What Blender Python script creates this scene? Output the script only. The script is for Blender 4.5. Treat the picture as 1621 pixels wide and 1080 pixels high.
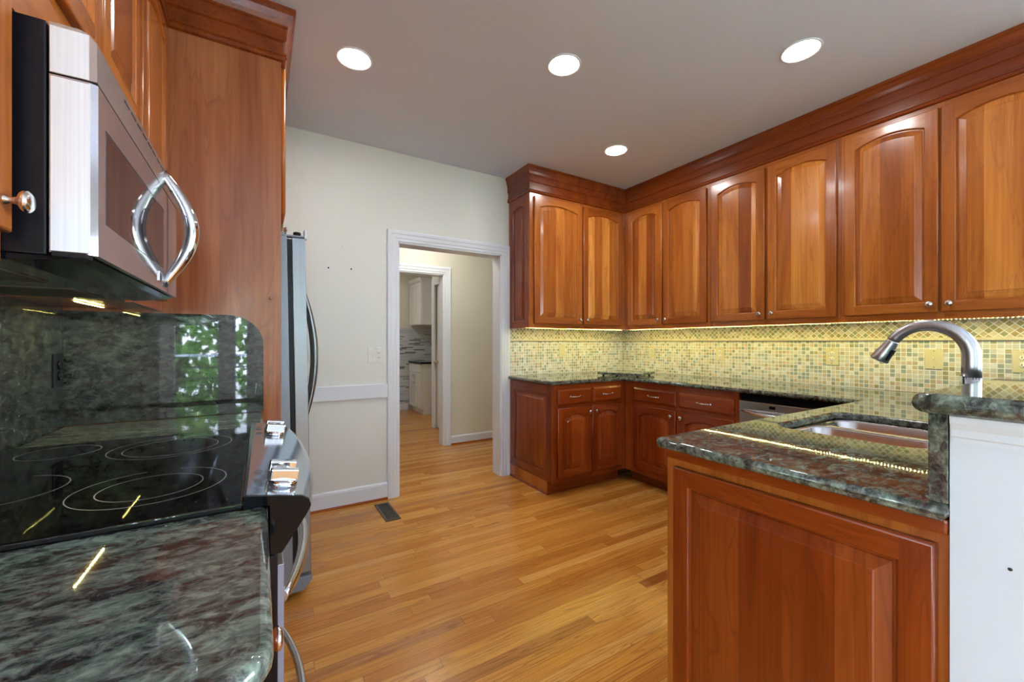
import bpy, bmesh, math, random
from mathutils import Vector, Matrix, Euler

for o in list(bpy.data.objects):
    bpy.data.objects.remove(o, do_unlink=True)
SC = bpy.context.scene
COL = SC.collection
random.seed(7)
PI = math.pi
H = 1.229          # camera height
CEIL = 2.742
YB = 3.279         # kitchen back wall
XR = 3.45          # right wall
XL = -0.64         # left wall

# ------------------------------------------------------------------ camera
cam = bpy.data.objects.new('camera', bpy.data.cameras.new('camera'))
COL.objects.link(cam)
cam.data.sensor_width = 36.0
cam.data.lens = 36.0 * 652.0 / 1621.0
cam.data.shift_y = 2.0 / 1621.0
cam.data.clip_start = 0.01
cam.location = (0, 0, H)
cam.rotation_euler = (PI / 2, 0, -math.atan(398.5 / 652.0))
SC.camera = cam

# ------------------------------------------------------------------ world, exposure
vs = SC.view_settings
vs.view_transform = 'Standard'
vs.look = 'None'
vs.gamma = 1.0
vs.use_curve_mapping = False
vs.exposure = 1.8
world = bpy.data.worlds.new('sky')
SC.world = world
world.use_nodes = True
wn = world.node_tree
wn.nodes.clear()
wo = wn.nodes.new('ShaderNodeOutputWorld')
bg = wn.nodes.new('ShaderNodeBackground')
tc = wn.nodes.new('ShaderNodeTexCoord')
sx = wn.nodes.new('ShaderNodeSeparateXYZ')
rp = wn.nodes.new('ShaderNodeValToRGB')
rp.color_ramp.elements[0].position = 0.0
rp.color_ramp.elements[0].color = (0.74, 0.84, 1.0, 1)
rp.color_ramp.elements[1].position = 0.7
rp.color_ramp.elements[1].color = (0.52, 0.70, 1.0, 1)
wn.links.new(tc.outputs['Generated'], sx.inputs[0])
wn.links.new(sx.outputs['Z'], rp.inputs[0])
wn.links.new(rp.outputs[0], bg.inputs[0])
wn.links.new(bg.outputs[0], wo.inputs[0])
SKY = 10.0
bg.inputs[1].default_value = SKY
LAMP = 27.0        # recessed ceiling lamps
LED = 400.0         # under-cabinet light strips
HALL = 16.0         # lamps added out of view over the hall and laundry

sun = bpy.data.objects.new('sun', bpy.data.lights.new('sun', 'SUN'))
COL.objects.link(sun)
sun.data.energy = 12.0
sun.data.angle = 0.02
sun.data.color = (1.0, 0.95, 0.86)
sun.rotation_euler = Euler((math.radians(38), 0, math.radians(40)))   # shines from behind the house


def portal(name, loc, rot, sx_, sy_):
    l = bpy.data.lights.new(name, 'AREA')
    l.shape = 'RECTANGLE'
    l.size = sx_
    l.size_y = sy_
    l.cycles.is_portal = True
    o = bpy.data.objects.new(name, l)
    COL.objects.link(o)
    o.location = loc
    o.rotation_euler = rot
    return o


# ------------------------------------------------------------------ materials
def newmat(name):
    m = bpy.data.materials.new(name)
    m.use_nodes = True
    nt = m.node_tree
    b = nt.nodes['Principled BSDF']
    return m, nt, b


class N:
    """small helper to write node graphs"""
    def __init__(s, nt):
        s.nt = nt

    def n(s, t, **kw):
        x = s.nt.nodes.new(t)
        for k, v in kw.items():
            setattr(x, k, v)
        return x

    def l(s, a, b):
        s.nt.links.new(a, b)

    def val(s, sock, v):
        if isinstance(v, bpy.types.NodeSocket):
            s.l(v, sock)
        else:
            sock.default_value = v

    def math(s, op, a, b=None, c=None):
        x = s.n('ShaderNodeMath', operation=op)
        s.val(x.inputs[0], a)
        if b is not None:
            s.val(x.inputs[1], b)
        if c is not None:
            s.val(x.inputs[2], c)
        return x.outputs[0]

    def vmath(s, op, a, b=None):
        x = s.n('ShaderNodeVectorMath', operation=op)
        s.val(x.inputs[0], a)
        if b is not None:
            s.val(x.inputs[1], b)
        return x.outputs[0]

    def mapping(s, vec, loc=(0, 0, 0), rot=(0, 0, 0), scale=(1, 1, 1)):
        x = s.n('ShaderNodeMapping')
        s.l(vec, x.inputs[0])
        x.inputs['Location'].default_value = loc
        x.inputs['Rotation'].default_value = rot
        x.inputs['Scale'].default_value = scale
        return x.outputs[0]

    def noise(s, vec, scale=1.0, detail=4.0, rough=0.5, dist=0.0):
        x = s.n('ShaderNodeTexNoise')
        s.l(vec, x.inputs['Vector'])
        x.inputs['Scale'].default_value = scale
        x.inputs['Detail'].default_value = detail
        x.inputs['Roughness'].default_value = rough
        x.inputs['Distortion'].default_value = dist
        return x.outputs['Fac']

    def ramp(s, fac, stops, interp='LINEAR'):
        x = s.n('ShaderNodeValToRGB')
        x.color_ramp.interpolation = interp
        els = x.color_ramp.elements
        while len(els) < len(stops):
            els.new(0.5)
        for e, (p, c) in zip(els, stops):
            e.position = p
            e.color = (*c, 1)
        s.l(fac, x.inputs[0])
        return x.outputs[0]

    def mix(s, fac, a, b, blend='MIX'):
        x = s.n('ShaderNodeMix', data_type='RGBA', blend_type=blend)
        s.val(x.inputs[0], fac)
        for sock, v in ((x.inputs[6], a), (x.inputs[7], b)):
            if isinstance(v, bpy.types.NodeSocket):
                s.l(v, sock)
            else:
                sock.default_value = (*v, 1)
        return x.outputs[2]

    def white(s, vec):
        x = s.n('ShaderNodeTexWhiteNoise')
        x.noise_dimensions = '3D'
        s.l(vec, x.inputs['Vector'])
        return x.outputs['Value']

    def comb(s, x_, y_, z_=0.0):
        c = s.n('ShaderNodeCombineXYZ')
        s.val(c.inputs[0], x_)
        s.val(c.inputs[1], y_)
        s.val(c.inputs[2], z_)
        return c.outputs[0]

    def sep(s, v):
        c = s.n('ShaderNodeSeparateXYZ')
        s.l(v, c.inputs[0])
        return c.outputs

    def bump(s, h, strength, dist, bsdf):
        x = s.n('ShaderNodeBump')
        x.inputs['Strength'].default_value = strength
        x.inputs['Distance'].default_value = dist
        s.l(h, x.inputs['Height'])
        s.l(x.outputs[0], bsdf.inputs['Normal'])


def plain(name, color, rough=0.5, metal=0.0, spec=0.5, noise=0.0, scale=30.0, coat=0.0):
    m, nt, b = newmat(name)
    g = N(nt)
    b.inputs['Roughness'].default_value = rough
    b.inputs['Metallic'].default_value = metal
    b.inputs['Specular IOR Level'].default_value = spec
    b.inputs['Coat Weight'].default_value = coat
    t = g.n('ShaderNodeTexCoord')
    f = g.noise(t.outputs['Object'], scale, 3)
    k = noise
    c = g.ramp(f, [(0.3, tuple(max(0, q * (1 - k)) for q in color)), (0.7, tuple(min(1, q * (1 + k)) for q in color))])
    g.l(c, b.inputs['Base Color'])
    return m


def cherry(name, axis='z', stave=0.0, tint=(1, 1, 1), rough=0.24, vary=1.0):
    """cherry wood: grain runs along axis; stave > 0 glues boards of that width side by side along x"""
    m, nt, b = newmat(name)
    g = N(nt)
    t = g.n('ShaderNodeTexCoord')
    oi = g.n('ShaderNodeObjectInfo')
    r = oi.outputs['Random']
    off = g.comb(g.math('MULTIPLY', r, 37.0), g.math('MULTIPLY', r, 91.0), g.math('MULTIPLY', r, 53.0))
    p0 = t.outputs['Object']
    p = g.vmath('ADD', p0, off)
    if axis == 'z':
        fine, fig = (85, 85, 2.2), (7.5, 7.5, 0.9)
    elif axis == 'x':
        fine, fig = (2.2, 85, 85), (0.9, 7.5, 7.5)
    else:
        fine, fig = (85, 2.2, 85), (7.5, 0.9, 7.5)
    tone = None
    if stave > 0:
        xs = g.sep(p)
        idx = g.math('FLOOR', g.math('DIVIDE', xs[0], stave))
        hsh = g.white(g.comb(idx, g.math('MULTIPLY', r, 17.0), 3.0))
        p = g.vmath('ADD', p, g.comb(0.0, g.math('MULTIPLY', hsh, 9.0), g.math('MULTIPLY', hsh, 23.0)))
        tone = hsh
    n1 = g.noise(g.mapping(p, scale=fine), 1.0, 3, 0.6)
    n2 = g.noise(g.mapping(p, scale=fig), 1.0, 3, 0.5, 0.6)
    rings = g.math('FRACT', g.math('MULTIPLY', n2, 9.0))
    lines = g.ramp(rings, [(0.0, (0, 0, 0)), (0.10, (1, 1, 1)), (0.85, (1, 1, 1)), (1.0, (0.25, 0.25, 0.25))])
    base = g.ramp(n2, [(0.30, (0.30, 0.064, 0.009)), (0.48, (0.46, 0.122, 0.016)), (0.66, (0.60, 0.195, 0.030))])
    c = g.mix(0.30, base, g.ramp(n1, [(0.3, (0.25, 0.054, 0.009)), (0.7, (0.60, 0.19, 0.032))]))
    c = g.mix(g.math('MULTIPLY', g.math('SUBTRACT', 1.0, lines), 0.35), c, (0.20, 0.05, 0.014))
    if tone is not None:
        tn = g.ramp(tone, [(0.0, (0.58, 0.44, 0.36)), (0.35, (0.86, 0.80, 0.76)), (0.65, (1.05, 1.08, 1.10)), (1.0, (1.42, 1.75, 2.1))])
        tn = g.mix(vary, (0.92, 0.88, 0.85), tn)
    else:
        tn = g.ramp(r, [(0.0, (0.80, 0.72, 0.68)), (0.5, (0.95, 0.93, 0.9)), (1.0, (1.12, 1.18, 1.2))])
    c = g.mix(1.0, c, tn, 'MULTIPLY')
    c = g.mix(1.0, c, tint, 'MULTIPLY')
    g.l(c, b.inputs['Base Color'])
    b.inputs['Roughness'].default_value = rough
    b.inputs['Specular IOR Level'].default_value = 0.5
    b.inputs['Coat Weight'].default_value = 0.25
    b.inputs['Coat Roughness'].default_value = 0.12
    return m


def granite(name, rot=0.5, stretch=4.0, light=1.0):
    m, nt, b = newmat(name)
    g = N(nt)
    t = g.n('ShaderNodeTexCoord')
    p = t.outputs['Object']
    q = g.mapping(p, rot=(0.35, 0.3, rot), scale=(14.0, 14.0 * stretch, 26.0))
    n1 = g.noise(q, 1.0, 8, 0.70, 0.6)
    q2 = g.mapping(p, loc=(3, 5, 1), rot=(0.2, 0.5, rot + 0.15), scale=(34, 34 * stretch * 0.7, 50))
    n2 = g.noise(q2, 1.0, 7, 0.72, 0.6)
    n3 = g.noise(g.mapping(p, loc=(7, 2, 9), rot=(0, 0, rot), scale=(2.2, 4.0, 3.0)), 1.0, 4, 0.6)
    n4 = g.noise(g.mapping(p, loc=(1, 12, 4), rot=(0.1, 0.2, rot), scale=(34, 90, 60)), 1.0, 3, 0.6)
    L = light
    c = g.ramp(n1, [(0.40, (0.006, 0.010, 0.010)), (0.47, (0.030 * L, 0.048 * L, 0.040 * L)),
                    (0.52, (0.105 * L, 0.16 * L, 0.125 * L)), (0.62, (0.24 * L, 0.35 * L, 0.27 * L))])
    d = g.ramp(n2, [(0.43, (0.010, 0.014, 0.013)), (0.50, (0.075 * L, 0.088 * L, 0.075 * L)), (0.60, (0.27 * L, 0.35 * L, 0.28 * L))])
    c = g.mix(0.5, c, d)
    mv = g.ramp(n3, [(0.40, (0, 0, 0)), (0.58, (1, 1, 1))])
    c = g.mix(g.math('MULTIPLY', mv, 0.62), c, g.mix(0.62, c, g.ramp(n2, [(0.35, (0.03, 0.018, 0.016)), (0.65, (0.20 * L, 0.155 * L, 0.145 * L))])))
    rs = g.ramp(n4, [(0.63, (0, 0, 0)), (0.68, (1, 1, 1))])
    c = g.mix(g.math('MULTIPLY', rs, 0.5), c, (0.075, 0.018, 0.016))
    g.l(c, b.inputs['Base Color'])
    b.inputs['Roughness'].default_value = 0.025
    b.inputs['Specular IOR Level'].default_value = 0.65
    return m


def mosaic(name, pitch=0.0265, diag=False, warm=0.0):
    """glass-and-stone mosaic; plane of the tiles is local x,z"""
    m, nt, b = newmat(name)
    g = N(nt)
    t = g.n('ShaderNodeTexCoord')
    p = t.outputs['Object']
    if diag:
        p = g.mapping(p, rot=(0, PI / 4, 0))
    s = g.sep(p)
    u = g.math('DIVIDE', s[0], pitch)
    v = g.math('DIVIDE', s[2], pitch)
    iu, iv = g.math('FLOOR', u), g.math('FLOOR', v)
    fu, fv = g.math('FRACT', u), g.math('FRACT', v)
    h = g.white(g.comb(iu, iv, 1.5))
    h2 = g.white(g.comb(iu, iv, 7.5))
    stops = [(0.0, (0.70, 0.70, 0.62)), (0.17, (0.70, 0.64, 0.50)), (0.33, (0.64, 0.66, 0.62)), (0.45, (0.68, 0.55, 0.42)),
             (0.54, (0.80, 0.81, 0.80)), (0.63, (0.54, 0.46, 0.30)), (0.72, (0.42, 0.39, 0.22)), (0.79, (0.36, 0.42, 0.37)), (0.92, (0.40, 0.45, 0.46))]
    if diag:  # yellow cast of the LED light put into the diamond tile colours
        stops = [(0.0, (0.72, 0.62, 0.38)), (0.22, (0.42, 0.36, 0.15)), (0.45, (0.62, 0.52, 0.30)), (0.60, (0.38, 0.40, 0.24)),
                 (0.78, (0.76, 0.70, 0.52)), (0.92, (0.55, 0.40, 0.20))]
    c = g.ramp(h, stops, 'CONSTANT')
    vein = g.noise(g.mapping(p, scale=(60, 60, 160)), 1.0, 3, 0.6)
    c = g.mix(0.25, c, g.mix(1.0, c, g.ramp(vein, [(0.3, (0.6, 0.55, 0.5)), (0.7, (1.3, 1.3, 1.3))]), 'MULTIPLY'))
    e = 0.075
    du = g.math('SUBTRACT', 0.5, g.math('ABSOLUTE', g.math('SUBTRACT', fu, 0.5)))
    dv = g.math('SUBTRACT', 0.5, g.math('ABSOLUTE', g.math('SUBTRACT', fv, 0.5)))
    d = g.math('MINIMUM', du, dv)
    tile = g.math('GREATER_THAN', d, e)
    c = g.mix(tile, (0.90, 0.91, 0.87), c)
    g.l(c, b.inputs['Base Color'])
    glass = g.math('GREATER_THAN', h2, 0.55)
    rr = g.math('SUBTRACT', 0.45, g.math('MULTIPLY', glass, 0.33))
    rr = g.math('ADD', g.math('MULTIPLY', rr, tile), g.math('MULTIPLY', g.math('SUBTRACT', 1.0, tile), 0.8))
    g.l(rr, b.inputs['Roughness'])
    hh = g.n('ShaderNodeMapRange')
    g.l(d, hh.inputs[0])
    hh.inputs[1].default_value = e * 0.6
    hh.inputs[2].default_value = e * 1.6
    g.bump(hh.outputs[0], 0.35, 0.0015, b)
    return m


def oak_floor(name):
    m, nt, b = newmat(name)
    g = N(nt)
    t = g.n('ShaderNodeTexCoord')
    p = t.outputs['Object']
    s = g.sep(p)
    W, L = 0.0585, 1.15
    v = g.math('DIVIDE', s[1], W)
    row = g.math('FLOOR', v)
    ro = g.white(g.comb(row, 4.0, 2.0))
    ln = g.math('ADD', 0.75, g.math('MULTIPLY', g.white(g.comb(row, 9.0, 5.0)), 0.6))
    u = g.math('DIVIDE', g.math('ADD', s[0], g.math('MULTIPLY', ro, 7.0)), g.math('MULTIPLY', ln, L))
    col = g.math('FLOOR', u)
    h = g.white(g.comb(row, col, 11.0))
    h2 = g.white(g.comb(row, col, 23.0))
    q = g.vmath('ADD', p, g.comb(g.math('MULTIPLY', h, 31.0), g.math('MULTIPLY', h2, 17.0), 0.0))
    n1 = g.noise(g.mapping(q, scale=(2.6, 150, 1)), 1.0, 4, 0.65)
    n2 = g.noise(g.mapping(q, scale=(0.9, 15, 1)), 1.0, 2, 0.5, 0.5)
    rings = g.math('FRACT', g.math('MULTIPLY', n2, 13.0))
    ln_ = g.ramp(rings, [(0.0, (0, 0, 0)), (0.22, (1, 1, 1)), (0.8, (1, 1, 1)), (1.0, (0.1, 0.1, 0.1))])
    base = g.ramp(h, [(0.0, (0.52, 0.190, 0.030)), (0.3, (0.64, 0.275, 0.044)), (0.7, (0.70, 0.325, 0.060)), (0.92, (0.76, 0.39, 0.095)), (1.0, (0.36, 0.115, 0.024))])
    c = g.mix(0.55, base, g.mix(1.0, base, g.ramp(n1, [(0.32, (0.45, 0.36, 0.28)), (0.62, (1.2, 1.2, 1.2))]), 'MULTIPLY'))
    amt = g.math('MULTIPLY', g.math('SUBTRACT', 1.0, ln_), g.math('MULTIPLY', h2, 0.85))
    c = g.mix(amt, c, (0.28, 0.10, 0.022))
    fv = g.math('FRACT', v)
    fu = g.math('FRACT', u)
    dv = g.math('SUBTRACT', 0.5, g.math('ABSOLUTE', g.math('SUBTRACT', fv, 0.5)))
    du = g.math('SUBTRACT', 0.5, g.math('ABSOLUTE', g.math('SUBTRACT', fu, 0.5)))
    gap = g.math('MAXIMUM', g.math('LESS_THAN', dv, 0.018), g.math('LESS_THAN', du, 0.0012))
    c = g.mix(g.math('MULTIPLY', gap, 0.55), c, (0.16, 0.06, 0.015))
    g.l(c, b.inputs['Base Color'])
    b.inputs['Roughness'].default_value = 0.22
    b.inputs['Specular IOR Level'].default_value = 0.4
    b.inputs['Coat Weight'].default_value = 0.05
    b.inputs['Coat Roughness'].default_value = 0.15
    g.bump(g.math('SUBTRACT', 1.0, gap), 0.15, 0.001, b)
    return m


def steel(name, color=(0.55, 0.56, 0.58), rough=0.28, axis='z', metal=1.0, brush=0.08):
    m, nt, b = newmat(name)
    g = N(nt)
    t = g.n('ShaderNodeTexCoord')
    sc = {'z': (260, 260, 2), 'x': (2, 260, 260), 'y': (260, 2, 260)}[axis]
    n1 = g.noise(g.mapping(t.outputs['Object'], scale=sc), 1.0, 2, 0.5)
    c = g.ramp(n1, [(0.25, tuple(q * 0.93 for q in color)), (0.75, tuple(min(1, q * 1.05) for q in color))])
    g.l(c, b.inputs['Base Color'])
    rr = g.math('ADD', rough - brush / 2, g.math('MULTIPLY', n1, brush))
    g.l(rr, b.inputs['Roughness'])
    b.inputs['Metallic'].default_value = metal
    return m


def emit(name, color, strength):
    m, nt, b = newmat(name)
    b.inputs['Base Color'].default_value = (*color, 1)
    b.inputs['Emission Color'].default_value = (*color, 1)
    b.inputs['Emission Strength'].default_value = strength
    return m


def paint(name, color, rough=0.55, bumpy=0.05):
    m, nt, b = newmat(name)
    g = N(nt)
    t = g.n('ShaderNodeTexCoord')
    n1 = g.noise(t.outputs['Object'], 1.2, 2)
    n2 = g.noise(t.outputs['Object'], 240.0, 2)
    c = g.ramp(n1, [(0.3, tuple(q * 0.985 for q in color)), (0.7, tuple(min(1, q * 1.01) for q in color))])
    g.l(c, b.inputs['Base Color'])
    b.inputs['Roughness'].default_value = rough
    g.bump(n2, bumpy, 0.0006, b)
    return m


def laundry_tile(name):
    m, nt, b = newmat(name)
    g = N(nt)
    t = g.n('ShaderNodeTexCoord')
    s = g.sep(t.outputs['Object'])
    v = g.math('DIVIDE', s[2], 0.022)
    row = g.math('FLOOR', v)
    u = g.math('ADD', g.math('DIVIDE', s[0], 0.21), g.math('MULTIPLY', g.white(g.comb(row, 1.0, 1.0)), 5.0))
    h = g.white(g.comb(row, g.math('FLOOR', u), 3.0))
    c = g.ramp(h, [(0.0, (0.62, 0.66, 0.72)), (0.5, (0.52, 0.57, 0.64)), (0.80, (0.30, 0.34, 0.38)), (0.9, (0.17, 0.18, 0.19))], 'CONSTANT')
    gap = g.math('LESS_THAN', g.math('FRACT', v), 0.1)
    c = g.mix(gap, c, (0.55, 0.56, 0.58))
    g.l(c, b.inputs['Base Color'])
    b.inputs['Roughness'].default_value = 0.3
    return m


def leafmat(name):
    m, nt, b = newmat(name)
    g = N(nt)
    t = g.n('ShaderNodeTexCoord')
    f = g.noise(t.outputs['Object'], 3.0, 4)
    c = g.ramp(f, [(0.3, (0.05, 0.13, 0.02)), (0.55, (0.13, 0.27, 0.05)), (0.75, (0.30, 0.46, 0.12))])
    g.l(c, b.inputs['Base Color'])
    b.inputs['Roughness'].default_value = 0.5
    return m


def pane_glass(name):
    m, nt, b = newmat(name)
    nt.nodes.remove(b)
    g = N(nt)
    out = nt.nodes['Material Output']
    tr = g.n('ShaderNodeBsdfTransparent')
    gl = g.n('ShaderNodeBsdfGlossy')
    gl.inputs['Roughness'].default_value = 0.0
    fr = g.n('ShaderNodeFresnel')
    fr.inputs[0].default_value = 1.45
    mx = g.n('ShaderNodeMixShader')
    g.l(fr.outputs[0], mx.inputs[0])
    g.l(tr.outputs[0], mx.inputs[1])
    g.l(gl.outputs[0], mx.inputs[2])
    g.l(mx.outputs[0], out.inputs['Surface'])
    return m


M = {}
M['wood_v'] = cherry('cherry_vertical', 'z')
M['wood_h'] = cherry('cherry_horizontal', 'x')
M['wood_y'] = cherry('cherry_along_depth', 'y')
M['panel'] = cherry('cherry_glued_panel', 'z', 0.095, (1.16, 1.26, 1.30))
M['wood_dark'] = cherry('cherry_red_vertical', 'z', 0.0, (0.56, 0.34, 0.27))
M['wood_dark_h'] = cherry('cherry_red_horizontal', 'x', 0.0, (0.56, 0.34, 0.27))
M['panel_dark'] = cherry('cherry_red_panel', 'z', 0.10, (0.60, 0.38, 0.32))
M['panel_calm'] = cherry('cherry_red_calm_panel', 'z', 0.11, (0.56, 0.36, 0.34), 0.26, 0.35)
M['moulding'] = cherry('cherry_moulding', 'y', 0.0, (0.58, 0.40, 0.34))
M['granite'] = granite('green_granite_top', 0.3, 2.2, 1.08)
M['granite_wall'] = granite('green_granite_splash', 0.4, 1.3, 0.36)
M['tile'] = mosaic('mosaic_square')
M['tile_d'] = mosaic('mosaic_diamond', 0.0265, True)
M['liner'] = plain('liner_stone', (0.74, 0.68, 0.52), 0.4, noise=0.10)
M['liner_shade'] = plain('liner_shade_grey', (0.20, 0.20, 0.18), 0.35, noise=0.15)  # dark grey painted as the shadow under the liner ledge
M['floor'] = oak_floor('oak_strip_floor')
M['wall'] = paint('cream_wall_paint', (0.82, 0.84, 0.80))
M['wall_hall'] = paint('hall_wall_paint', (0.76, 0.74, 0.63))
M['ceiling'] = paint('ceiling_paint', (0.69, 0.745, 0.85), 0.7)
M['trim'] = paint('white_trim_paint', (0.80, 0.85, 0.93), 0.35, 0.0)
M['pony'] = paint('white_wall_paint', (0.76, 0.85, 0.95), 0.5)
M['steel'] = steel('brushed_steel', (0.52, 0.53, 0.55), 0.33, 'z')
M['steel_h'] = steel('brushed_steel_horizontal', (0.60, 0.60, 0.61), 0.24, 'x')
M['steel_bright'] = steel('satin_steel', (0.84, 0.91, 1.0), 0.42, 'z', 0.55, 0.01)
M['fridge_steel'] = steel('refrigerator_steel', (0.30, 0.325, 0.345), 0.30, 'z')
M['mirror_steel'] = steel('polished_grey_steel', (0.46, 0.44, 0.46), 0.07, 'y', 0.72, 0.02)
M['panel_steel'] = steel('reflection_tinted_steel', (0.46, 0.52, 0.60), 0.12, 'y', 0.85, 0.02)  # slight blue puts the window and ceiling reflection into the steel colour
M['bezel_steel'] = steel('satin_grey_steel', (0.50, 0.50, 0.50), 0.2, 'y', 0.8, 0.03)
M['chrome'] = steel('chrome', (0.82, 0.84, 0.87), 0.07, 'z', 1.0, 0.01)
M['nickel'] = steel('satin_nickel', (0.66, 0.62, 0.58), 0.2, 'z')
M['sink'] = steel('sink_steel', (0.62, 0.60, 0.60), 0.22, 'x')
M['fridge_side'] = plain('textured_grey_side', (0.27, 0.31, 0.36), 0.38, 0.35, noise=0.12, scale=160)
M['black'] = plain('black_plastic', (0.004, 0.005, 0.008), 0.34, spec=0.3, noise=0.1)
M['black_gloss'] = plain('black_gloss', (0.003, 0.004, 0.006), 0.08, spec=0.2, noise=0.1)
M['glass_top'] = plain('black_ceramic_glass', (0.004, 0.004, 0.005), 0.025, spec=0.6, noise=0.0)
M['window_dark'] = plain('dark_door_glass', (0.03, 0.022, 0.025), 0.03, spec=1.0)
M['ring'] = plain('grey_print', (0.30, 0.31, 0.33), 0.3)
M['edge_grey'] = plain('anodised_edge', (0.33, 0.34, 0.44), 0.4)
M['grey'] = plain('grey_print_dark', (0.16, 0.17, 0.19), 0.3)
M['plate'] = plain('almond_plastic', (0.74, 0.68, 0.44), 0.35, noise=0.03)
M['plate_white'] = plain('white_plastic', (0.82, 0.82, 0.78), 0.35, noise=0.02)
M['slot'] = plain('slot_dark', (0.03, 0.03, 0.03), 0.6)
M['white_cab'] = paint('white_cabinet_paint', (0.80, 0.80, 0.80), 0.35, 0.0)
M['laundry_tile'] = laundry_tile('grey_strip_mosaic')
M['lamp'] = emit('lamp_diffuser', (1.0, 0.985, 0.96), LAMP)
M['halllamp'] = emit('hall_lamp_diffuser', (1.0, 0.94, 0.84), HALL)
M['led'] = emit('led_dot', (1.0, 0.86, 0.24), LED)
M['led_tape'] = plain('led_tape', (0.75, 0.70, 0.50), 0.5)
M['bronze'] = plain('bronze_metal', (0.10, 0.085, 0.065), 0.4, 0.5, noise=0.2)
M['brass'] = plain('aged_brass', (0.40, 0.24, 0.07), 0.35, 1.0)
M['leaf'] = leafmat('leaves')
M['bark'] = plain('bark', (0.09, 0.065, 0.045), 0.9, noise=0.4, scale=12)
M['grass'] = plain('lawn', (0.10, 0.19, 0.05), 0.9, noise=0.4, scale=4)
M['deck'] = plain('deck_boards', (0.48, 0.52, 0.60), 0.6, noise=0.2, scale=6)
M['pane'] = pane_glass('window_pane')


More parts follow.
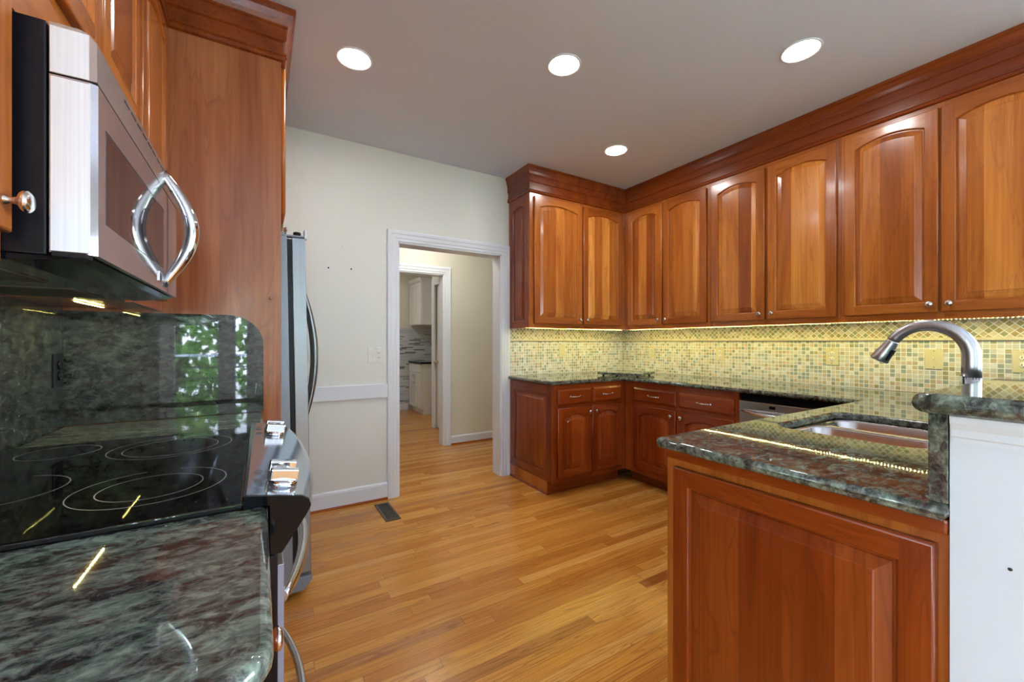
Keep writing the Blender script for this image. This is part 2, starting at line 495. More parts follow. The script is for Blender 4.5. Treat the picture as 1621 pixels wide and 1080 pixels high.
# ------------------------------------------------------------------ mesh helpers
class MB:
    def __init__(s):
        s.bm = bmesh.new()
        s.mats = []

    def mi(s, m):
        if m not in s.mats:
            s.mats.append(m)
        return s.mats.index(m)

    def box(s, x0, x1, y0, y1, z0, z1, m, bev=0.0, seg=2):
        t = bmesh.new()
        bmesh.ops.create_cube(t, size=1.0)
        for v in t.verts:
            v.co = Vector(((x0 + x1) / 2 + v.co.x * (x1 - x0), (y0 + y1) / 2 + v.co.y * (y1 - y0), (z0 + z1) / 2 + v.co.z * (z1 - z0)))
        if bev > 0:
            bmesh.ops.bevel(t, geom=list(t.edges), offset=bev, segments=seg, profile=0.6, affect='EDGES')
        s.merge(t, m)
        return s

    def merge(s, t, m, smooth=False, mat=None):
        i = s.mi(m)
        vm = {}
        for v in t.verts:
            vm[v] = s.bm.verts.new(mat @ v.co if mat else v.co)
        for f in t.faces:
            try:
                nf = s.bm.faces.new([vm[v] for v in f.verts])
            except ValueError:
                continue
            nf.material_index = i
            nf.smooth = smooth or f.smooth
        t.free()

    def quad(s, pts, m, smooth=False):
        f = s.bm.faces.new([s.bm.verts.new(p) for p in pts])
        f.material_index = s.mi(m)
        f.smooth = smooth
        return f

    def prism(s, poly, a0, a1, axis, m, bev=0.0, smooth=False):
        """extrude a 2-D polygon along an axis; poly is (y,z) for x, (x,z) for y, (x,y) for z"""
        t = bmesh.new()
        def P(p, a):
            return {'x': (a, p[0], p[1]), 'y': (p[0], a, p[1]), 'z': (p[0], p[1], a)}[axis]
        A = [t.verts.new(P(p, a0)) for p in poly]
        B = [t.verts.new(P(p, a1)) for p in poly]
        n = len(poly)
        t.faces.new(A)
        t.faces.new(B[::-1])
        for i in range(n):
            f = t.faces.new((A[i], B[i], B[(i + 1) % n], A[(i + 1) % n]))
            f.smooth = smooth
        bmesh.ops.recalc_face_normals(t, faces=list(t.faces))
        if bev > 0:
            bmesh.ops.bevel(t, geom=list(t.edges), offset=bev, segments=2, profile=0.6, affect='EDGES')
        s.merge(t, m)
        return s

    def tube(s, path, rad, m, n=12, cap=True, flat=1.0, up=None):
        """round (or flattened) bar through the points of path; rad is a number or one per point"""
        t = bmesh.new()
        path = [Vector(p) for p in path]
        rings = []
        for i, p in enumerate(path):
            d = (path[min(i + 1, len(path) - 1)] - path[max(i - 1, 0)]).normalized()
            u = Vector(up) if up else (Vector((0, 0, 1)) if abs(d.z) < 0.9 else Vector((1, 0, 0)))
            a = d.cross(u).normalized()
            b_ = a.cross(d).normalized()
            r = rad[i] if isinstance(rad, (list, tuple)) else rad
            rings.append([t.verts.new(p + a * math.cos(q) * r * flat + b_ * math.sin(q) * r) for q in [2 * PI * k / n for k in range(n)]])
        for r0, r1 in zip(rings, rings[1:]):
            for k in range(n):
                f = t.faces.new((r0[k], r0[(k + 1) % n], r1[(k + 1) % n], r1[k]))
                f.smooth = True
        if cap:
            t.faces.new(rings[0][::-1])
            t.faces.new(rings[-1])
        bmesh.ops.recalc_face_normals(t, faces=list(t.faces))
        s.merge(t, m)
        return s

    def lathe(s, prof, m, mat=None, n=20):
        """revolve (r,h) profile about local z"""
        t = bmesh.new()
        rings = []
        for r, h in prof:
            rings.append([t.verts.new((max(r, 1e-5) * math.cos(2 * PI * k / n), max(r, 1e-5) * math.sin(2 * PI * k / n), h)) for k in range(n)])
        for r0, r1 in zip(rings, rings[1:]):
            for k in range(n):
                f = t.faces.new((r0[k], r0[(k + 1) % n], r1[(k + 1) % n], r1[k]))
                f.smooth = True
        t.faces.new(rings[0][::-1])
        t.faces.new(rings[-1])
        bmesh.ops.recalc_face_normals(t, faces=list(t.faces))
        s.merge(t, m, mat=mat)
        return s

    def sweep(s, prof, paths, m, smooth=False):
        """prof: list of profile keys; paths(i) -> list of points for profile point i"""
        t = bmesh.new()
        rows = [[t.verts.new(p) for p in paths(q)] for q in prof]
        for a, b_ in zip(rows, rows[1:]):
            for k in range(len(a) - 1):
                f = t.faces.new((a[k], a[k + 1], b_[k + 1], b_[k]))
                f.smooth = smooth
        s.merge(t, m)
        return s

    def build(s, name, parent=None, loc=None, rot=None):
        me = bpy.data.meshes.new(name)
        bmesh.ops.remove_doubles(s.bm, verts=list(s.bm.verts), dist=1e-6)
        s.bm.to_mesh(me)
        s.bm.free()
        for k in s.mats:
            me.materials.append(M[k])
        o = bpy.data.objects.new(name, me)
        COL.objects.link(o)
        if parent:
            o.parent = parent
        if loc:
            o.location = loc
        if rot:
            o.rotation_euler = rot
        return o


def tag(o, label=None, cat=None, group=None, kind=None):
    if label:
        o['label'] = label
    if cat:
        o['category'] = cat
    if group:
        o['group'] = group
    if kind:
        o['kind'] = kind
    return o


def thing(name, label, cat, loc=(0, 0, 0), rotz=0.0, group=None):
    o = bpy.data.objects.new(name, None)
    o.empty_display_size = 0.1
    COL.objects.link(o)
    o.location = loc
    o.rotation_euler = (0, 0, rotz)
    return tag(o, label, cat, group)


def struct(name, mb, label=None):
    o = mb.build(name)
    return tag(o, label, None, None, 'structure')


def copy_tree(o, parent=None):
    c = o.copy()
    COL.objects.link(c)
    if parent:
        c.parent = parent
    for ch in list(o.children):
        copy_tree(ch, c)
    return c


def slab_mesh(name, outline, holes, z0, z1, bev, m, radii=None):
    """flat slab with rounded edges and holes"""
    cu = bpy.data.curves.new(name, 'CURVE')
    cu.dimensions = '2D'
    cu.fill_mode = 'BOTH'
    for poly in [outline] + holes:
        sp = cu.splines.new('POLY')
        sp.points.add(len(poly) - 1)
        for q, p in zip(sp.points, poly):
            q.co = (p[0], p[1], 0, 1)
        sp.use_cyclic_u = True
    cu.extrude = (z1 - z0) / 2 - bev
    cu.bevel_depth = bev
    cu.bevel_resolution = 3
    cu.offset = -bev
    tmp = bpy.data.objects.new(name, cu)
    COL.objects.link(tmp)
    bpy.context.view_layer.update()
    me = bpy.data.meshes.new_from_object(tmp.evaluated_get(bpy.context.evaluated_depsgraph_get()))
    bpy.data.objects.remove(tmp, do_unlink=True)
    bm = bmesh.new()
    bm.from_mesh(me)
    bmesh.ops.translate(bm, verts=list(bm.verts), vec=(0, 0, (z0 + z1) / 2))
    bmesh.ops.recalc_face_normals(bm, faces=list(bm.faces))
    for f in bm.faces:
        f.smooth = abs(f.normal.z) < 0.99 and abs(f.normal.z) > 0.01
    bm.to_mesh(me)
    bm.free()
    me.materials.clear()
    me.materials.append(M[m])
    o = bpy.data.objects.new(name, me)
    COL.objects.link(o)
    return o


def rrect(x0, x1, y0, y1, r, n=6):
    pts = []
    for cx, cy, a in ((x1 - r, y1 - r, 0), (x0 + r, y1 - r, 90), (x0 + r, y0 + r, 180), (x1 - r, y0 + r, 270)):
        for k in range(n + 1):
            q = math.radians(a + 90 * k / n)
            pts.append((cx + r * math.cos(q), cy + r * math.sin(q)))
    return pts


# ------------------------------------------------------------------ cabinet parts
def contour(w, h, b, ft, rise, d, n=18):
    """opening of a door, inset by d: bottom left, bottom right, then the top from right to left"""
    x0, x1, z0 = b + d, w - b - d, b + d
    zt = h - ft - d                      # crest
    if rise <= 0:
        top = [(x1 + (x0 - x1) * k / n, zt) for k in range(n + 1)]
    else:
        c = (w - 2 * b) / 2
        R = (c * c + rise * rise) / (2 * rise)
        zc = h - ft - R
        Rd = R - d
        xm = w / 2
        top = []
        for k in range(n + 1):
            x = x1 + (x0 - x1) * k / n
            top.append((x, zc + math.sqrt(max(Rd * Rd - (x - xm) ** 2, 0))))
    return [(x0, z0), (x1, z0)] + top


def knob_mb(m='nickel', s=1.0):
    k = MB()
    k.lathe([(0.008 * s, 0), (0.0065 * s, 0.003 * s), (0.0045 * s, 0.010 * s), (0.006 * s, 0.015 * s), (0.0135 * s, 0.019 * s), (0.0165 * s, 0.023 * s),
             (0.0160 * s, 0.027 * s), (0.011 * s, 0.030 * s), (0.0, 0.031 * s)], m, Matrix.Rotation(PI / 2, 4, 'X'))
    return k


def door(parent, x, z, w, h, rise=0.045, knob=None, name='door', dark=False, loc_y=0.0, rotz=0.0, loc=None, t=0.02, b=0.052, ft=0.05, knob_z=None, pan=None):
    """raised-panel door; local x right, y into the cabinet, z up; front at -t"""
    fv, fh, pn = ('wood_dark', 'wood_dark_h', 'panel_dark') if dark else ('wood_v', 'wood_h', 'panel')
    pn = pan or pn
    mb = MB()
    bev = 0.005
    # outer edge
    def rect(i, y):
        return [(i, y, i), (w - i, y, i), (w - i, y, h - i), (i, y, h - i)]
    rings = [rect(0, 0), rect(0, -t + bev), rect(bev * 0.35, -t + bev * 0.3), rect(bev, -t)]
    for a, c in zip(rings, rings[1:]):
        for k in range(4):
            mb.quad([a[k], a[(k + 1) % 4], c[(k + 1) % 4], c[k]], fv if k in (1, 3) else fh, True)
    mb.quad(rings[0][::-1], fv)
    i = bev
    C0 = contour(w, h, b, ft, rise, 0.0)
    l, r = b, w - b
    mb.quad([(i, -t, i), (l, -t, i), (l, -t, h - i), (i, -t, h - i)], fv)
    mb.quad([(r, -t, i), (w - i, -t, i), (w - i, -t, h - i), (r, -t, h - i)], fv)
    mb.quad([(l, -t, i), (r, -t, i), (r, -t, b), (l, -t, b)], fh)
    top = C0[2:]
    for p, q in zip(top, top[1:]):
        mb.quad([(q[0], -t, q[1]), (p[0], -t, p[1]), (p[0], -t, h - i), (q[0], -t, h - i)], fh)
    C1 = contour(w, h, b, ft, rise, 0.003)
    C2 = contour(w, h, b, ft, rise, 0.007)
    for A, ya, B, yb in ((C0, -t, C1, -t + 0.002), (C1, -t + 0.002, C2, -t + 0.011)):
        n = len(A)
        for k in range(n):
            p, q, u, v = A[k], A[(k + 1) % n], B[(k + 1) % n], B[k]
            mb.quad([(p[0], ya, p[1]), (q[0], ya, q[1]), (u[0], yb, u[1]), (v[0], yb, v[1])], fv, False)
    lc = loc if loc else (x, loc_y, z)
    d = mb.build(name, parent, lc, (0, 0, rotz))
    pm = MB()
    prof = [(0.006, -t + 0.0125), (0.011, -t + 0.0125), (0.013, -t + 0.010), (0.040, -t + 0.0035), (0.043, -t + 0.001)]
    Cs = [(contour(w, h, b, ft, rise, dd), yy) for dd, yy in prof]
    for (A, ya), (B, yb) in zip(Cs, Cs[1:]):
        n = len(A)
        for k in range(n):
            p, q, u, v = A[k], A[(k + 1) % n], B[(k + 1) % n], B[k]
            pm.quad([(p[0], ya, p[1]), (q[0], ya, q[1]), (u[0], yb, u[1]), (v[0], yb, v[1])], pn, False)
    A, ya = Cs[-1]
    pm.quad([(p[0], ya, p[1]) for p in A], pn)
    pm.build('panel', d)
    if knob:
        kx = w - 0.032 if knob[0] == 'r' else 0.032
        kz = knob_z if knob_z is not None else (0.042 if knob[1] == 'b' else h - 0.045)
        knob_mb().build('knob', d, (kx, -t, kz))
    return d


def drawer(parent, x, z, w, h, dark=True, t=0.02, pull=True):
    fh = 'wood_dark_h' if dark else 'wood_h'
    mb = MB()
    def rect(i, y):
        return [(i, y, i), (w - i, y, i), (w - i, y, h - i), (i, y, h - i)]
    rings = [rect(0, 0), rect(0, -t + 0.009), rect(0.003, -t + 0.007), rect(0.012, -t + 0.0015), rect(0.015, -t)]
    for a, c in zip(rings, rings[1:]):
        for k in range(4):
            mb.quad([a[k], a[(k + 1) % 4], c[(k + 1) % 4], c[k]], fh)
    mb.quad(rings[-1], fh)
    mb.quad(rings[0][::-1], fh)
    d = mb.build('drawer', parent, (x, 0, z))
    if pull:
        k = MB()
        pts, rr = [], []
        L = 0.105
        for i in range(15):
            u = i / 14 - 0.5
            pts.append((w / 2 + u * L, -t - 0.004 - 0.022 * (1 - (2 * u) ** 2) ** 0.6, h / 2))
            rr.append(0.0055 if abs(u) < 0.14 else 0.0042)
        k.tube(pts, rr, 'nickel', 10)
        for e in (-1, 1):
            k.lathe([(0.009, 0), (0.009, 0.003), (0.005, 0.007)], 'nickel', Matrix.Translation((w / 2 + e * L / 2, -t, h / 2)) @ Matrix.Rotation(PI / 2, 4, 'X'), 12)
        k.build('pull', d)
    return d


def face_frame(parent, w, z0, z1, stiles, rails, dark=False, t=0.02):
    """stiles: list of (x0,x1); rails: list of (x0,x1,z0,z1)"""
    v, h_ = ('wood_dark', 'wood_dark_h') if dark else ('wood_v', 'wood_h')
    mb = MB()
    for a, b_ in stiles:
        mb.box(a, b_, 0, t, z0, z1, v)
    for a, b_, c, d in rails:
        mb.box(a, b_, 0.0005, t, c, d, h_)
    return mb.build('face_frame', parent)


# ================================================================== SETTING
NX0, NX1, NY0 = -2.6, XR, -3.2        # breakfast area behind the camera
b = MB(); b.box(-2.9, 3.7, -3.4, 9.0, -0.05, 0.0, 'floor')
struct('floor', b)
b = MB(); b.box(-2.9, 3.7, -3.4, 3.40, CEIL, CEIL + 0.06, 'ceiling')
struct('ceiling', b)
WT = 0.14
DX0, DX1, DZ = 0.938, 1.888, 2.032     # doorway in the back wall
b = MB()
b.box(XL - 0.1, DX0, YB, YB + WT, 0, CEIL, 'wall')
b.box(DX1, XR + 0.1, YB, YB + WT, 0, CEIL, 'wall')
b.box(DX0, DX1, YB, YB + WT, DZ, CEIL, 'wall')
struct('wall_back', b)
b = MB(); b.box(XL - 0.12, XL, 0.12, YB, 0, CEIL, 'wall')
b.box(NX0 - 0.12, XL - 0.12, 0.12, 0.24, 0, CEIL, 'wall')
struct('wall_left', b)


def wall_with_openings(name, axis, pos, th, a0, a1, openings, m):
    """wall lying along an axis; openings (a0,a1,z0,z1)"""
    mb = MB()
    def bx(p, q, z0, z1):
        if q - p < 1e-4 or z1 - z0 < 1e-4:
            return
        if axis == 'x':
            mb.box(p, q, pos, pos + th, z0, z1, m)
        else:
            mb.box(pos, pos + th, p, q, z0, z1, m)
    cur = a0
    for (p, q, z0, z1) in sorted(openings):
        bx(cur, p, 0, CEIL)
        bx(p, q, 0, z0)
        bx(p, q, z1, CEIL)
        cur = q
    bx(cur, a1, 0, CEIL)
    return struct(name, mb)


REAR = [(-1.09, -0.50, 0.06, 2.08), (-0.36, -0.14, 0.06, 2.08), (1.80, 3.20, 0.80, 2.25)]  # last one added for light; the first two show mirrored in the granite
SIDE = [(-2.30, -0.80, 0.75, 2.15)]
EAST_FILL = [(-2.7, -0.5, 0.75, 2.30)]  # unseen window added to light the left-hand cabinets
wall_with_openings('wall_rear', 'x', NY0 - 0.14, 0.14, NX0 - 0.12, XR, REAR, 'wall')
wall_with_openings('wall_nook', 'y', NX0 - 0.14, 0.14, NY0, 0.12, SIDE, 'wall')
wall_with_openings('wall_right', 'y', XR, 0.14, NY0 - 0.1, YB, EAST_FILL, 'wall')
wi = 0
for (p, q, z0, z1) in REAR:
    wi += 1
    f = MB()
    y0, y1 = NY0 - 0.09, NY0 - 0.05
    for a, c, e, g_ in ((p, p + 0.04, z0, z1), (q - 0.04, q, z0, z1), (p, q, z0, z0 + 0.05), (p, q, z1 - 0.05, z1)):
        f.box(a, c, y0, y1, e, g_, 'trim')
    if q - p > 1.5:
        for k in (1, 2):
            xm = p + (q - p) * k / 3
            f.box(xm - 0.03, xm + 0.03, y0, y1, z0, z1, 'trim')
    w = struct('window_%d' % wi, f)
    g_ = MB(); g_.box(p + 0.005, q - 0.005, NY0 - 0.072, NY0 - 0.068, z0 + 0.005, z1 - 0.005, 'pane')
    g_.build('pane', w)
    portal('daylight_portal', ((p + q) / 2, NY0 - 0.03, (z0 + z1) / 2), (PI / 2, 0, PI), q - p, z1 - z0)
for (p, q, z0, z1, xw, sg) in [w_ + (NX0, -1) for w_ in SIDE] + [w_ + (XR, 1) for w_ in EAST_FILL]:
    wi += 1
    f = MB()
    x0, x1 = sorted((xw + sg * 0.09, xw + sg * 0.05))
    for a, c, e, g_ in ((p, p + 0.04, z0, z1), (q - 0.04, q, z0, z1), (p, q, z0, z0 + 0.05), (p, q, z1 - 0.05, z1)):
        f.box(x0, x1, a, c, e, g_, 'trim')
    for k in (1, 2):
        ym = p + (q - p) * k / 3
        f.box(x0, x1, ym - 0.03, ym + 0.03, z0, z1, 'trim')
    w = struct('window_%d' % wi, f)
    g_ = MB(); g_.box(xw + sg * 0.07 - 0.002, xw + sg * 0.07 + 0.002, p + 0.005, q - 0.005, z0 + 0.005, z1 - 0.005, 'pane')
    g_.build('pane', w)
    portal('daylight_portal', (xw + sg * 0.03, (p + q) / 2, (z0 + z1) / 2), (PI / 2, 0, sg * PI / 2), q - p, z1 - z0)

# pony wall carrying the raised bar
PX, PY0, PY1 = 1.118, 0.105, 0.234
b = MB(); b.box(PX, XR, PY0, PY1, 0, 1.092, 'pony')
struct('wall_bar', b)
# cove moulding round the top of the pony wall end
pr = [(0.0, 1.040), (0.004, 1.040), (0.005, 1.050), (0.009, 1.053), (0.010, 1.066), (0.016, 1.078), (0.018, 1.091)]
b = MB()
b.sweep(pr, lambda q: [(PX - q[0], PY1 - 0.003, q[1]), (PX - q[0], PY0 - q[0], q[1]), (XR, PY0 - q[0], q[1])], 'pony')
struct('trim_1', b)


# door casings: profiled boards
def casing(name, x0, x1, z1, y, out=-1, w=0.088, hall=False, both=True):
    """opening x0..x1, head z1, on wall face y; out = -1 faces -y"""
    pr = [(0.0, 0.0), (0.0, 0.011), (0.010, 0.013), (0.020, 0.012), (0.030, 0.016), (0.055, 0.017), (0.062, 0.021), (0.080, 0.022), (w, 0.018), (w, 0.0)]
    mb = MB()
    def path(q):
        d, o_ = q
        Y = y + out * o_
        return [(x0 - d, Y, 0), (x0 - d, Y, z1 + d), (x1 + d, Y, z1 + d), (x1 + d, Y, 0)]
    mb.sweep(pr, path, 'trim')
    return struct(name, mb)


casing('trim_2', DX0, DX1, DZ, YB)
b = MB()                                 # jamb lining
jt = 0.012
b.box(DX0 - 0.001, DX0 + jt, YB - 0.002, YB + WT + 0.002, 0, DZ, 'trim')
b.box(DX1 - jt, DX1 + 0.001, YB - 0.002, YB + WT + 0.002, 0, DZ, 'trim')
b.box(DX0, DX1, YB - 0.002, YB + WT + 0.002, DZ - jt, DZ + 0.001, 'trim')
struct('door_1', b)
# baseboard and chair rail left of the doorway
b = MB()
pr = [(0.0, 0.012), (0.016, 0.012), (0.016, 0.108), (0.012, 0.124), (0.006, 0.131), (0.0, 0.132)]
b.sweep(pr, lambda q: [(XL, YB - q[0], q[1]), (DX0 - 0.088, YB - q[0], q[1])], 'trim')
b.box(XL, DX0 - 0.088, YB - 0.026, YB, 0.0, 0.018, 'wood_h')
struct('baseboard_back', b)
b = MB(); b.box(XL, DX0 - 0.088, YB - 0.020, YB, 0.799, 0.904, 'trim', 0.003)
struct('trim_3', b)

# ------------------------------------------------------------------ hall and laundry beyond the doorway
YH = 4.60
HX0, HX1 = 0.95, 1.86
HC = 2.62
b = MB()
b.box(-0.6, HX0, YH, YH + 0.12, 0, HC, 'wall_hall')
b.box(HX1, 3.3, YH, YH + 0.12, 0, HC, 'wall_hall')
b.box(HX0, HX1, YH, YH + 0.12, 2.032, HC, 'wall_hall')
struct('wall_hall', b)
b = MB(); b.box(-0.6, 3.3, YB + WT, 9.0, HC, HC + 0.05, 'ceiling')
struct('ceiling_hall', b)
b = MB(); b.box(3.3, 3.4, YB + WT, YH + 0.12, 0, HC, 'wall_hall'); b.box(-0.7, -0.6, YB + WT, YH + 0.12, 0, HC, 'wall_hall')
struct('wall_hall_ends', b)
casing('trim_4', HX0, HX1, 2.032, YH)
b = MB()
b.box(HX0 - 0.001, HX0 + jt, YH - 0.002, YH + 0.122, 0, 2.032, 'trim')
b.box(HX1 - jt, HX1 + 0.001, YH - 0.002, YH + 0.122, 0, 2.032, 'trim')
b.box(HX0, HX1, YH - 0.002, YH + 0.122, 2.02, 2.033, 'trim')
struct('door_2', b)
b = MB()
pr = [(0.0, 0.012), (0.016, 0.012), (0.016, 0.090), (0.008, 0.104), (0.0, 0.106)]
b.sweep(pr, lambda q: [(HX1 + 0.088, YH - q[0], q[1]), (3.3, YH - q[0], q[1])], 'trim')
b.box(HX1 + 0.088, 3.3, YH - 0.026, YH, 0.0, 0.018, 'wood_h')
struct('baseboard_hall', b)
LY, LX = 7.40, 2.96
b = MB()
b.box(0.2, LX, LY, LY + 0.1, 0, HC, 'wall_hall')
struct('wall_laundry_far', b)
b = MB(); b.box(0.21, 2.9, LY - 0.012, LY - 0.0005, 0.1, 1.49, 'laundry_tile')
tag(b.build('tile_wainscot'), 'grey strip mosaic tile covering the lower wall of the far laundry', 'wall tile')
b = MB(); b.box(0.2, 2.30, LY - 0.03, LY - 0.012, 0.0, 0.115, 'trim', 0.004)
struct('baseboard_laundry', b)
b = MB()
b.box(LX, LX + 0.1, 5.72, LY + 0.1, 0, HC, 'wall_hall')
b.box(2.14, LX + 0.1, 5.70, 5.74, 0, HC, 'wall_hall')
b.box(2.14, 2.24, YH + 0.12, 5.02, 0, HC, 'wall_hall')
b.box(2.14, 2.24, 5.02, 5.62, 2.05, HC, 'wall_hall')
b.box(2.14, 2.24, 5.62, 5.70, 0, HC, 'wall_hall')
b.box(2.50, 2.56, YH + 0.12, 5.70, 0, HC, 'wall_hall')
struct('wall_laundry_right', b)
b = MB(); b.box(0.1, 0.2, YH + 0.12, LY + 0.1, 0, HC, 'wall_hall')
struct('wall_laundry_left', b)
b = MB(); b.box(2.118, 2.14, 5.60, 5.705, 0, 2.14, 'trim', 0.003); b.box(2.118, 2.14, 4.93, 5.60, 2.045, 2.14, 'trim', 0.003)
struct('trim_5', b)
b = MB(); b.box(2.16, 2.20, 5.03, 5.60, 0.01, 2.04, 'white_cab', 0.003)
for a in (0.12, 1.10):
    b.box(2.155, 2.165, 5.12, 5.51, a, a + 0.8, 'white_cab', 0.003)
d3 = struct('door_3', b)
k = MB(); k.lathe([(0.02, 0), (0.011, 0.02), (0.024, 0.04), (0.018, 0.06), (0, 0.062)], 'nickel', Matrix.Rotation(-PI / 2, 4, 'Y'))
k.build('door_knob', d3, (2.155, 5.55, 0.95))


def white_cabinet(name, label, x, y0, y1, z0, z1, depth, upper):
    t = thing(name, label, 'cabinet', (x, y1, 0), -PI / 2)
    L = y1 - y0
    c = MB()
    c.box(0, L, 0, depth, z0 if upper else 0.09, z1, 'white_cab')
    if not upper:
        c.box(0.0, L, 0.03, depth, 0, 0.09, 'white_cab')
    c.build('carcass', t)
    def sh(nm, xa, xb, za, zb, pl):
        m_ = MB(); fr = 0.05 if zb - za > 0.2 else 0.03
        m_.box(xa, xb, -0.012, -0.001, za, zb, 'white_cab')
        for q in ((xa, xa + fr, za, zb), (xb - fr, xb, za, zb), (xa + fr, xb - fr, za, za + fr), (xa + fr, xb - fr, zb - fr, zb)):
            m_.box(q[0], q[1], -0.02, -0.011, q[2], q[3], 'white_cab', 0.002)
        d = m_.build(nm, t)
        if pl:
            k_ = MB(); k_.tube([(pl[0], -0.02, pl[1]), (pl[0], -0.045, pl[1]), (pl[0], -0.045, pl[1] + 0.14), (pl[0], -0.02, pl[1] + 0.14)], 0.006, 'nickel', 8)
            k_.build('bar_handle', d)
    if upper:
        sh('door', 0.01, L / 2 - 0.003, z0 + 0.01, z1 - 0.08, None)
        sh('door', L / 2 + 0.003, L - 0.01, z0 + 0.01, z1 - 0.08, None)
        c = MB(); c.prism([(0.0, z1 - 0.07), (-0.02, z1 - 0.06), (-0.05, z1), (0.0, z1)], -0.0, L + 0.02, 'x', 'white_cab')
        c.build('crown', t)
    else:
        sh('drawer', 0.01, L - 0.01, z1 - 0.15, z1 - 0.015, None)
        sh('door', 0.01, L / 2 - 0.003, 0.1, z1 - 0.165, (L / 2 - 0.03, 0.52))
        sh('door', L / 2 + 0.003, L - 0.01, 0.1, z1 - 0.165, (L / 2 + 0.03, 0.52))
    return t


white_cabinet('base_cabinet', 'small white base cabinet in the far laundry seen through both doorways', 2.33, 6.74, 7.38, 0, 0.86, 0.6, False)
white_cabinet('wall_cabinet', 'white wall cabinet hanging high in the far laundry', 2.335, 6.74, 7.38, 1.53, 2.33, 0.6, True)
b = MB(); b.box(2.30, LX - 0.01, 6.71, 7.385, 0.861, 0.891, 'black_gloss', 0.004)
tag(b.build('counter_slab'), 'dark counter slab on the small white laundry base cabinet', 'countertop')
for (x_, y_, l_) in ((1.5, 4.0, 'added round ceiling lamp, out of view, lighting the hall just beyond the doorway'), (1.2, 6.2, 'added round ceiling lamp, out of view, lighting the far laundry room')):
    t = thing('unseen_ceiling_lamp', l_, 'lamp', (x_, y_, HC))  # unseen fixture added to light the rooms past the doorway
    b = MB(); b.lathe([(0.15, 0.0), (0.16, -0.01), (0.15, -0.02)], 'trim'); b.build('base', t)
    b = MB(); b.lathe([(0.135, -0.02), (0.13, -0.05), (0.08, -0.07), (0.0, -0.075)], 'halllamp'); b.build('diffuser', t)

# ================================================================== CABINETS: right and back
UZ0, UZ1 = 1.353, 2.735
DZ0, DZ1 = 1.392, 2.487


def upper(name, label, loc, rotz, w, depth, doors, dz0=DZ0, dz1=DZ1, z0=UZ0, z1=UZ1, knobs=True, ins=0.001):
    t = thing(name, label, 'cabinet', loc, rotz, None)
    c = MB()
    c.box(ins, w - 0.001, 0.0205, depth, z0 + 0.007, z1, 'wood_v')
    c.build('carcass', t)
    st = [(0, doors[0][0] + 0.008)]
    for a, c_ in zip(doors, doors[1:]):
        st.append((a[1] - 0.01, c_[0] + 0.01))
    st.append((doors[-1][1] - 0.008, w))
    rails = []
    for a, c_ in zip(st, st[1:]):
        rails.append((a[1], c_[0], z0, dz0 + 0.012))
        rails.append((a[1], c_[0], dz1 - 0.012, z1))
    face_frame(t, w, z0, z1, st, rails)
    n = len(doors)
    for i, dd in enumerate(doors):
        side = ('r' if i % 2 == 0 else 'l') if n > 1 else dd[2]
        door(t, dd[0], dz0, dd[1] - dd[0], dz1 - dz0, 0.036, side + 'b' if knobs else None)
    return t


# back wall upper, local x = world x - 1.966
ub = upper('wall_cabinet', 'cherry wall cabinet on the back wall beside the doorway, end panel showing', (1.966, 2.927, 0), 0, 1.146, 0.345,
           [(0.040, 0.572), (0.592, 1.085)], ins=0.0185)
door(ub, 0, 0, 0.323, 1.168, 0.03, None, 'end_panel', True, 0, -PI / 2, (0.018, 0.345, UZ0 + 0.001), t=0.018, b=0.062, ft=0.085, pan='wood_dark')
# right wall uppers, local x = 2.925 - y
RXF = 3.114
upper('wall_cabinet', 'cherry wall cabinet with two arched doors in the inner corner of the right wall', (RXF, 2.9265, 0), -PI / 2, 0.9105, 0.325,
      [(0.050, 0.453), (0.471, 0.890)])
upper('wall_cabinet', 'middle cherry wall cabinet on the right wall, over the dishwasher', (RXF, 2.015, 0), -PI / 2, 0.886, 0.325,
      [(0.020, 0.433), (0.453, 0.866)])
upper('wall_cabinet', 'cherry wall cabinet on the right wall nearest the camera, behind the faucet', (RXF, 1.128, 0), -PI / 2, 0.886, 0.325,
      [(0.020, 0.437), (0.447, 0.866)])


def crown_prof(k, zt=CEIL - 0.001):
    return [(0.0, 2.516), (0.010 * k, 2.518), (0.014 * k, 2.526), (0.013 * k, 2.533), (0.008 * k, 2.536), (0.012 * k, 2.541), (0.012 * k, 2.549), (0.004 * k, 2.555),
            (0.004 * k, 2.604), (0.010 * k, 2.608), (0.012 * k, 2.611), (0.012 * k, 2.660), (0.016 * k, 2.664), (0.016 * k, 2.672), (0.020 * k, 2.690), (0.028 * k, 2.715), (0.034 * k, 2.724), (0.034 * k, zt)]


def crown_path(pts):
    def f(q):
        d, z = q
        out = []
        for (x, y, nx, ny) in pts:
            out.append((x + nx * d, y + ny * d, z))
        return out
    return f


b = MB()
b.sweep(crown_prof(1.0), crown_path([(1.965, 3.276, -1, 0), (1.965, 2.926, -1, -1), (3.113, 2.926, -1, -1), (3.113, 0.22, -1, 0)]), 'moulding')
o = b.build('crown_molding')
tag(o, 'dark cherry crown molding topping the cabinets of the back and right walls', 'molding')

